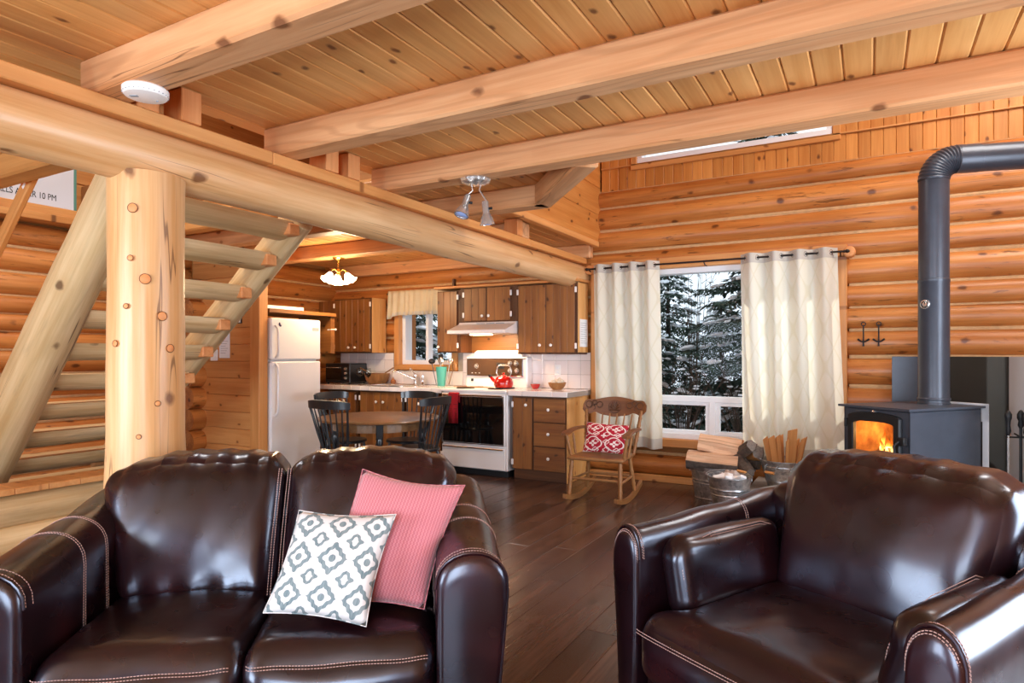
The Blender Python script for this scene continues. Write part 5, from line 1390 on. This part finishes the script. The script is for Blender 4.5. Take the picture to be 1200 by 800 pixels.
for r_, z in ((.088, 0), (.092, -.008), (.085, -.022), (.055, -.034), (.003, -.038)):
    rs.append([(r_*(1+.03*math.cos(10*2*PI*j/60)*(1 if r_ > .05 else 0))*math.cos(2*PI*j/60), r_*(1+.03*math.cos(10*2*PI*j/60)*(1 if r_ > .05 else 0))*math.sin(2*PI*j/60), z) for j in range(60)])
m.rings(rs); m.obj('canopy_plate', M_nickel, sl)
for (x, tilt, dz) in ((-.045, .35, -.085), (.06, -.12, -.125)):
    m = MB(); m.tube([(x*.6, 0, -.03), (x*.4, 0, -.07), (x*1.1, 0, dz-.01), (x, 0, dz-.03)], .005, 8); m.obj('arm', M_nickel, sl)
    Mh = T(x, 0, dz-.01) @ RY(tilt*.6) @ RX(-tilt)
    m = MB(); m.lathe([(.003, .0), (.017, -.003), (.021, -.012), (.021, -.075), (.024, -.082), (.036, -.105), (.044, -.135), (.046, -.145), (.041, -.145), (.036, -.12), (.003, -.10)], 24, M=Mh); h = m.obj('spot_head', M_nickel, sl)
    m = MB(); m.lathe([(.040, -.139), (.030, -.145), (.003, -.148)], 20, M=Mh); m.obj('lens', M_spotlens, h)
    m = MB(); m.lathe([(.008, 0), (.008, .018), (.003, .02)], 8, M=Mh @ T(.022, 0, -.05) @ RY(PI/2)); m.obj('swivel_knob', M_iron, h)
ch = thing('flower_chandelier', 'small brass chandelier with three lit flower-shaped glass shades over the dining table', 'chandelier', (-5.10, 5.165, BZ))
MB().lathe([(.062, 0), (.065, -.006), (.05, -.018), (.02, -.026), (.012, -.032)], 24).obj('ceiling_cup', M_brass, ch)
m = MB()
for k in range(5): m.torus(.010, .0025, 12, 6, M=T(0, 0, -.04-.017*k) @ RZ(k*PI/2) @ RX(PI/2))
m.obj('chain', M_brass, ch)
MB().lathe([(.004, -.12), (.018, -.13), (.024, -.15), (.016, -.17), (.022, -.185), (.008, -.205), (.003, -.215)], 16).obj('hub', M_brass, ch)
for k in range(3):
    a = R(20+120*k); d = Vector((math.cos(a), math.sin(a), 0))
    m = MB(); m.tube([tuple(d*.015+Vector((0, 0, -.155))), tuple(d*.05+Vector((0, 0, -.13))), tuple(d*.085+Vector((0, 0, -.145))), tuple(d*.095+Vector((0, 0, -.175)))], .005, 8); ar = m.obj('arm', M_brass, ch)
    Ms = T(*(d*.095+Vector((0, 0, -.172)))) @ RZ(a) @ RY(-.45)
    m = MB(); rs = []
    for i, (r_, z) in enumerate(((.018, 0), (.035, -.025), (.045, -.05), (.055, -.08), (.074, -.10))):
        am = .16*(i/4)**2; rs.append([(r_*(1+am*math.cos(6*2*PI*j/48))*math.cos(2*PI*j/48), r_*(1+am*math.cos(6*2*PI*j/48))*math.sin(2*PI*j/48), z+.012*am*math.cos(6*2*PI*j/48)*4) for j in range(48)])
    m.rings(rs, True, True, False, M=Ms); m.obj('glass_shade', M_bulb, ar)
light('chandelier_glow', 'POINT', (-5.10, 5.165, BZ-.33), 26, (1.0, .76, .46), shadow_soft_size=.10)
# ------------------------------------------------------------------ leather seats
def dashes(m, path, gap=.009, ln=.006, r_=.0013):
    pts = [Vector(p) for p in path]; L = [0]
    for a, b in zip(pts, pts[1:]): L.append(L[-1]+(b-a).length)
    def at(s_):
        for i in range(len(pts)-1):
            if s_ <= L[i+1]: return pts[i].lerp(pts[i+1], (s_-L[i])/max(1e-9, L[i+1]-L[i]))
        return pts[-1]
    s_ = 0
    while s_+ln < L[-1]:
        a, b = at(s_), at(s_+ln)
        if (b-a).length > 1e-5: m.tube([tuple(a), tuple(b)], r_, 4)
        s_ += gap
def wrinkle(p, amp=.006, f=5, sd=0):
    return amp*noise.noise(Vector((p.x*f+sd, p.y*f, p.z*f*.6)))+amp*.5*noise.noise(Vector((p.x*f*3+sd, p.y*f*3, p.z*f*2)))
def arm_rings(xi, xo, y0, y1, hf, flare, n=22, seg=12, z0=.06, dome=.025):
    """tapered upholstered arm as a loft of arch-topped sections from front (y0) to back (y1)"""
    s_ = 1 if xo > xi else -1; rs = []
    def ring(y, k, dh=0):
        h = hf(y)+dh; xo_ = xo+s_*flare; cx = (xi+xo_)/2; a = abs(xo_-xi)/2; b = .105; r = []
        r.append((xi+s_*.012, y, z0)); r.append((xi, y, lerp(z0, h-b, .5))); r.append((xi, y, h-b))
        for i in range(1, seg): t = PI*i/seg; r.append((cx-s_*a*math.cos(t), y, h-b+b*math.sin(t)**.85))
        r.append((xo_, y, h-b-.02)); r.append((lerp(xo_, xo, .6), y, lerp(z0, h-b, .45))); r.append((xo, y, z0))
        c = Vector((cx, y, (z0+h)/2))
        return [tuple(c+(Vector(p)-c)*k) for p in r]
    rs.append([(p[0], y0-dome, p[2]) for p in ring(y0, .80)])
    rs.append([(p[0], y0-dome*.8, p[2]) for p in ring(y0, .92)])
    rs.append([(p[0], y0-dome*.35, p[2]) for p in ring(y0, .985)])
    for i in range(n+1):
        y = lerp(y0, y1, i/n); k = 1.0
        rr = ring(y, k)
        rs.append([(p[0]+s_*.004*noise.noise(Vector((y*5, p[2]*6, xi))), p[1], p[2]+.004*noise.noise(Vector((y*7, p[0]*9, 2)))) for p in rr])
    return rs
def arch_path(rs, k, lo=2, off=.003):
    return [tuple(Vector(p)+Vector((0, -off, 0))) for p in rs[k][lo:len(rs[k])-1]]
def outset(path, ctr, d): 
    return [tuple(Vector(p)+(Vector(p)-ctr).normalized()*d) for p in path]

# ---- loveseat: local x along its width, y toward its back
A = R(37.4)
so = thing('loveseat', 'dark brown leather two-seat sofa with two throw pillows on it', 'sofa', (-1.604, 1.227, 0), A)
MB().cushion(.62, .42, .115, .03, (0, .01, 0), 10, M=T(0, .46, .165)).obj('base', M_leather, so)
MB().cushion(.745, .12, .37, .08, (0, .02, .01), 14, M=T(0, .80, .43)).obj('back_frame', M_leather, so)
for s_ in (-1, 1):
    for y in (.08, .86): MB().lathe([(.022, 0), (.03, .06)], 12, M=T(s_*.62, y, 0)).obj('foot', M_black, so)
def seat_fn(p):
    q = Vector(p); f = sstep(-.2, -.33, q.y)
    q.z -= .05*f*(1 if q.z > 0 else .2)*sstep(-.25, -.36, q.y)
    q.z += wrinkle(q, .006, 4, 2)+.004*noise.noise(Vector((q.x*9, q.y*14, 1)))*sstep(.0, .09, q.z)
    return q
for k, s_ in enumerate((-1, 1)):
    m = MB(); m.cushion(.284, .345, .105, .06, (.002, .02, .022), 26, fn=seat_fn, M=T(s_*.285, .325, .365)); cu = m.obj('seat_cushion', M_leather, so)
    m = MB(); pth = [(s_*.285+.262*math.sin(PI/2*t/10), -.0165-.020*(1-(t/10)**2), .428+.002*(1-(t/10)**2)+.002*math.sin(t)) for t in range(-10, 11)]
    dashes(m, pth); dashes(m, [(x, y-.001, z-.009) for x, y, z in pth]); tag(m.obj('stitching', M_stitch, cu), kind='stuff')
def back_fn(s_, sd):
    def fn(p):
        q = Vector(p)      # z from -.24 to .24
        t = sstep(-.26, .26, q.z); lin = (q.z+.24)/.48
        xin = q.x*s_+.28   # distance from the middle seam
        q.x = s_*(xin*(1+.21*t)-.28)
        q.y += .17*lin-.03*(1-lin)
        top = math.exp(-((q.z-.235)/.06)**2)
        q.z += .02*(1-((q.x*s_-.03)/.33)**2)*t-.022*sstep(.42, .64, q.x*s_+.28)*t
        pk = .009*math.sin(q.x*62+3*noise.noise(Vector((q.x*6, sd, 0))))*top
        q.y -= pk*(1 if q.y < .1 else .4); q.z += pk*.6
        q.y -= .010*noise.noise(Vector((q.x*4+sd, q.z*2.2-q.x*3, 0)))+.006*noise.noise(Vector((q.x*9+sd-q.z*6, q.z*4, 1)))
        lowp = math.exp(-((q.z+.19)/.05)**2); q.y -= .006*math.sin(q.x*55+sd)*lowp
        return q
    return fn
for s_ in (-1, 1):
    m = MB(); m.cushion(.28, .125, .24, .078, (.0, .045, .01), 34, fn=back_fn(s_, 3+s_), M=T(s_*.283, .60, .675)); cu = m.obj('back_cushion', M_leather, so)
    m = MB()
    for dx in (.012, .022):
        pth = [(s_*dx, .475+.17*u-.03*(1-u)-.013*math.sin(PI*u)-.012, .47+.42*u) for u in [i/14 for i in range(15)]]
        dashes(m, pth)
    tag(m.obj('stitching', M_stitch, cu), kind='stuff')
def sofa_h(y): return .722+.04*sstep(.0, .5, y)+.045*sstep(.5, .85, y)
for s_ in (-1, 1):
    rs = arm_rings(s_*.572, s_*.745, 0.0, .86, sofa_h, .045)
    m = MB(); m.rings(rs); ar = m.obj('armrest', M_leather, so, ang=60)
    m = MB(); p = arch_path(rs, 3); c = Vector((s_*.68, 0, .40)); m.tube(outset(p, c, .003), .005, 8); m.obj('welt', M_leather, ar)
    m = MB()
    for k_, d in ((3, .007), (4, .003)): dashes(m, outset(arch_path(rs, k_, off=-.006 if k_ == 3 else -.004), c, d))
    for yy in (11, 15):
        for dd in (0, .012): dashes(m, [tuple(Vector(q)+Vector((0, dd, 0))+(Vector(q)-Vector((s_*.68, q[1], .45))).normalized()*.0025) for q in rs[yy][1:-2]])
    tag(m.obj('stitching', M_stitch, ar), kind='stuff')

# ---- armchair
B = R(-28)
ac = thing('armchair', 'dark brown leather club armchair with padded arms in the right foreground', 'armchair', (-.343, 1.880, 0), B)
MB().cushion(.40, .42, .115, .03, (0, .01, 0), 10, M=T(0, .47, .165)).obj('base', M_leather, ac)
MB().cushion(.50, .11, .38, .09, (0, .02, .01), 14, M=T(0, .93, .43)).obj('back_frame', M_leather, ac)
for s_ in (-1, 1):
    for y in (.1, .86): MB().lathe([(.022, 0), (.03, .06)], 12, M=T(s_*.46, y, 0)).obj('foot', M_black, ac)
def aseat_fn(p):
    q = Vector(p)
    wide = 1+.16*sstep(-.24, -.32, q.y); q.x *= wide
    q.z -= .055*sstep(-.30, -.44, q.y)*(1 if q.z > 0 else .2)
    q.z += wrinkle(q, .007, 3.5, 7); return q
m = MB(); m.cushion(.335, .40, .115, .07, (0, .02, .03), 30, fn=aseat_fn, M=T(0, .385, .365)); cu = m.obj('seat_cushion', M_leather, ac)
m = MB(); pth = [(.36*math.sin(PI/2*t/12), -.0215-.018*(1-(t/12)**2), .428+.003*(1-(t/12)**2)) for t in range(-12, 13)]
dashes(m, pth); dashes(m, [(x, y-.002, z-.009) for x, y, z in pth]); tag(m.obj('stitching', M_stitch, cu), kind='stuff')
def aback_fn(p):
    q = Vector(p); lin = (q.z+.27)/.54
    q.x *= 1+.10*sstep(-.2, .2, q.z)
    q.y += .17*lin
    q.z += .03*(1-(q.x/.42)**2)*lin-.02*lin
    top = math.exp(-((q.z-.25)/.06)**2)
    pk = .008*math.sin(q.x*58+4*noise.noise(Vector((q.x*5, 4, 0))))*top; q.y -= pk*(1 if q.y < .1 else .4); q.z += pk*.7
    q.y -= .012*noise.noise(Vector((q.x*3.2, q.z*3, 5)))+.005*noise.noise(Vector((q.x*8, q.z*7-q.x*4, 6)))
    return q
m = MB(); m.cushion(.35, .14, .27, .10, (0, .055, .01), 36, fn=aback_fn, M=T(.022, .725, .685)); m.obj('back_cushion', M_leather, ac)
def arm_h(y): return .722+.02*sstep(.1, .5, y)+.03*sstep(.55, .85, y)
for s_ in (-1, 1):
    rs = arm_rings(s_*.435, s_*.525, .07, .97, arm_h, .035)
    m = MB(); m.rings(rs); ar = m.obj('armrest', M_leather, ac, ang=60)
    c = Vector((s_*.49, .06, .40)); m = MB(); m.tube(outset(arch_path(rs, 3), c, .003), .005, 8); m.obj('welt', M_leather, ar)
    m = MB()
    for d, of in ((.006, -.008), (.002, -.016), (-.008, .012), (-.014, .016)): dashes(m, outset(arch_path(rs, 3, off=of), c, d))
    for dd in (0, .012): dashes(m, [tuple(Vector(q)+Vector((0, dd, 0))+(Vector(q)-Vector((s_*.49, q[1], .45))).normalized()*.0025) for q in rs[17][1:-2]])
    tag(m.obj('stitching', M_stitch, ar), kind='stuff')
    def pad_fn(p, s_=s_):
        q = Vector(p); q.z += .012*noise.noise(Vector((q.y*4, s_, 1)))*sstep(0, .1, q.z); q.x += .006*noise.noise(Vector((q.y*7, q.z*7, s_))); 
        q.z -= .035*sstep(-.22, -.31, q.y)*sstep(-.05, .1, q.z); return q
    m = MB(); m.cushion(.055, .29, .135, .05, (.018, 0, .01), 22, fn=pad_fn, M=T(s_*.378, .445, .555) @ RY(s_*.2)); pd = m.obj('arm_pad', M_leather, ac)
    m = MB(); x = s_*(.378-.055+.012)
    for off in (0, .010):
        dashes(m, [(x-s_*.022, .182+off, .455), (x+s_*.004, .172+off, .585), (x+s_*.016, .180+off, .628), (x+s_*.026, .215+off*.6, .664-off*.4), (x+s_*.026, .35, .690-off), (x+s_*.024, .62, .694-off), (x+s_*.020, .70, .669-off*.5)])
    tag(m.obj('stitching', M_stitch, pd), kind='stuff')

# ---- throw pillows on the loveseat
def sofw(e, n_, z): return (e*math.cos(A)-n_*math.sin(A), e*math.sin(A)+n_*math.cos(A), z)
nv = (-math.sin(A)*-1, -math.cos(A), .45)
pillow('pink_knit_pillow', [sofw(-.37, 2.17, .50), sofw(.006, 2.10, .50), sofw(.150, 2.255, .87), sofw(-.215, 2.375, .915)], .085, M_knit, 'pink knitted throw pillow against the right arm of the loveseat', (math.sin(A), -math.cos(A), .5), seed=2, pinch=.10)
pillow('patterned_pillow', [sofw(-.505, 2.13, .505), sofw(-.170, 1.99, .500), sofw(-.085, 2.115, .81), sofw(-.425, 2.30, .79)], .075, M_ikat, 'white throw pillow with grey diamond medallions in front of the pink one', (math.sin(A)+.15, -math.cos(A), .55), seed=5, pinch=.075)

# ------------------------------------------------------------------ outside: snow, conifers, shrubs
m = MB(); rs = []
for i in range(25):
    rs.append([(lerp(-22, 14, j/30), lerp(6.95, 34, i/24), -.25+.05*i*.3+.18*noise.noise(Vector((j*.5, i*.5, 0)))) for j in range(31)])
m.rings(rs, False); tag(m.obj('ground', M_snow), 'snow-covered ground outside the window', kind='structure')
def conifer(label, x, y, h, rb, seed, dens=1.0, z0=-.3, low=.06):
    random.seed(seed); t_ = thing('conifer', label, 'tree', (x, y, z0), group='snowy conifers outside')
    m = MB(); m.tube([(0, 0, 0), (.02, 0, h*.5), (0, 0, h)], [.10, .06, .01], 7); m.obj('trunk', M_twig, t_)
    fv, ff = [], []; sb = MB()
    nb = int(h*20*dens)
    for b in range(nb):
        u = low+(1-low)*(b/nb)**1.05; z = h*u; L = rb*(1-u)**.8*random.uniform(.75, 1.15)+.12; a = b*2.399+random.uniform(-.3, .3)
        d = Vector((math.cos(a), math.sin(a), 0)); sd = Vector((-d.y, d.x, 0)); drop = random.uniform(.15, .38)
        def bp(s_): return Vector((0, 0, z))+d*L*s_+Vector((0, 0, -drop*L*s_**1.4+.10*L*s_**3))
        n = max(8, int(L*24))
        for i in range(1, n+1):
            s_ = i/n; p = bp(s_); w_ = L*.36*(1-s_*.75)*random.uniform(.7, 1.2)+.05
            for sg in (-1, 1):
                e = p+(sd*sg*w_+d*w_*.6+Vector((0, 0, -.25*w_+random.uniform(-.06, .03)))); t = (e-p).normalized()
                for g_ in range(4):
                    b_ = p.lerp(e, g_*.27); f_ = b_+(t*random.uniform(.6, 1.0)+Vector((random.uniform(-.55, .55), random.uniform(-.55, .55), random.uniform(-.5, .15))))*(.10+.05*random.random())
                    q = (f_-b_).cross(Vector((random.uniform(-.4, .4), random.uniform(-.4, .4), 1))).normalized()*random.uniform(.016, .030); md = b_.lerp(f_, .45)
                    k = len(fv); fv += [tuple(b_), tuple(md+q), tuple(f_), tuple(md-q)]; ff += [(k, k+1, k+2), (k, k+2, k+3)]
        for i in range(random.randint(4, 8)):
            s_ = random.uniform(.25, 1.0); p = bp(s_)+Vector((0, 0, .035)); q = random.uniform(.4, 1.1)
            off = sd*random.uniform(-.2, .2)*L*(1-s_*.6)
            sb.blob((0, 0, 0), (.13*q*(.5+L*.35), .085*q*(.5+L*.35), .035*q), 9, 6, M=T(*(p+off)) @ RZ(a+random.uniform(-.5, .5)) @ RY(drop*.9), jit=.5, sd=b*1.3+i)
    me = bpy.data.meshes.new('foliage'); me.from_pydata(fv, [], ff); me.materials.append(M_needle); me.update()
    tag(link('foliage', me, t_), kind='stuff'); tag(sb.obj('snow_load', M_snow, t_), kind='stuff')
TL = [(-3.45, 10.2, 2.8, 1.35, 'big snowy conifer filling the left of the window view'), (-1.35, 10.4, 5.6, 1.5, 'tall snowy conifer at the right of the window view'), (-2.5, 12.6, 2.7, 1.3, 'snowy conifer farther back in the middle of the window view'),
      (-6.4, 11.6, 6.0, 1.7, 'tall snowy conifer farther left behind the window conifers'), (-8.6, 10.2, 5.2, 1.6, 'snowy conifer seen through the kitchen window at the right'), (-10.6, 11.4, 5.6, 1.8, 'snowy conifer seen through the kitchen window at the left'),
      (-.2, 12.2, 6.4, 1.8, 'tall snowy conifer seen through the high loft window'), (-4.2, 15.0, 4.2, 1.7, 'far snowy conifer between the two nearest ones'), (-12.5, 15.0, 7.0, 2.2, 'far tall snowy conifer to the left of the house'), (-7.2, 14.6, 6.5, 2.0, 'far snowy conifer behind the left trees')]
for i, (x, y, h, r_, lab) in enumerate(TL): conifer(lab, x, y, h, r_, 40+i*3, .85 if y > 12 else 1.1)
random.seed(3)
for k, (x, y, lab) in enumerate(((-3.0, 9.0, 'bare shrub outside the lower left window pane'), (-2.35, 9.1, 'bare shrub outside the lower right window pane'), (-1.5, 9.3, 'bare shrub right of the other two outside the window'), (-2.75, 11.4, 'tall bare sapling in the middle of the window view'))):
    t_ = thing('bare_shrub', lab, 'shrub', (x, y, -.25)); H_ = 3.6 if k == 3 else 1.4
    m = MB(); sn = MB()
    for i in range(11 if k == 3 else 20):
        a = random.uniform(0, 2*PI); sp_r = random.uniform(.1, .75) if k < 3 else random.uniform(.05, .9); hh = H_*random.uniform(.6, 1)
        p0 = Vector((.06*math.cos(a), .06*math.sin(a), 0)); p2 = Vector((sp_r*math.cos(a), sp_r*math.sin(a), hh)); p1 = p0.lerp(p2, .5)+Vector((0, 0, .15))
        m.tube([tuple(p0), tuple(p1), tuple(p2)], [.011, .007, .002], 4)
        for j in range(4):
            s_ = random.uniform(.35, .95); q = p1.lerp(p2, s_); e = q+Vector((random.uniform(-.25, .25), random.uniform(-.25, .25), random.uniform(.05, .3)))
            m.tube([tuple(q), tuple(e)], [.006, .002], 4)
            if j == 0: sn.blob(tuple(q.lerp(e, .5)+Vector((0, 0, .012))), (.045, .03, .014), 6, 4)
    tag(m.obj('branches', M_twig, t_), kind='stuff'); tag(sn.obj('snow_load', M_snow, t_), kind='stuff')
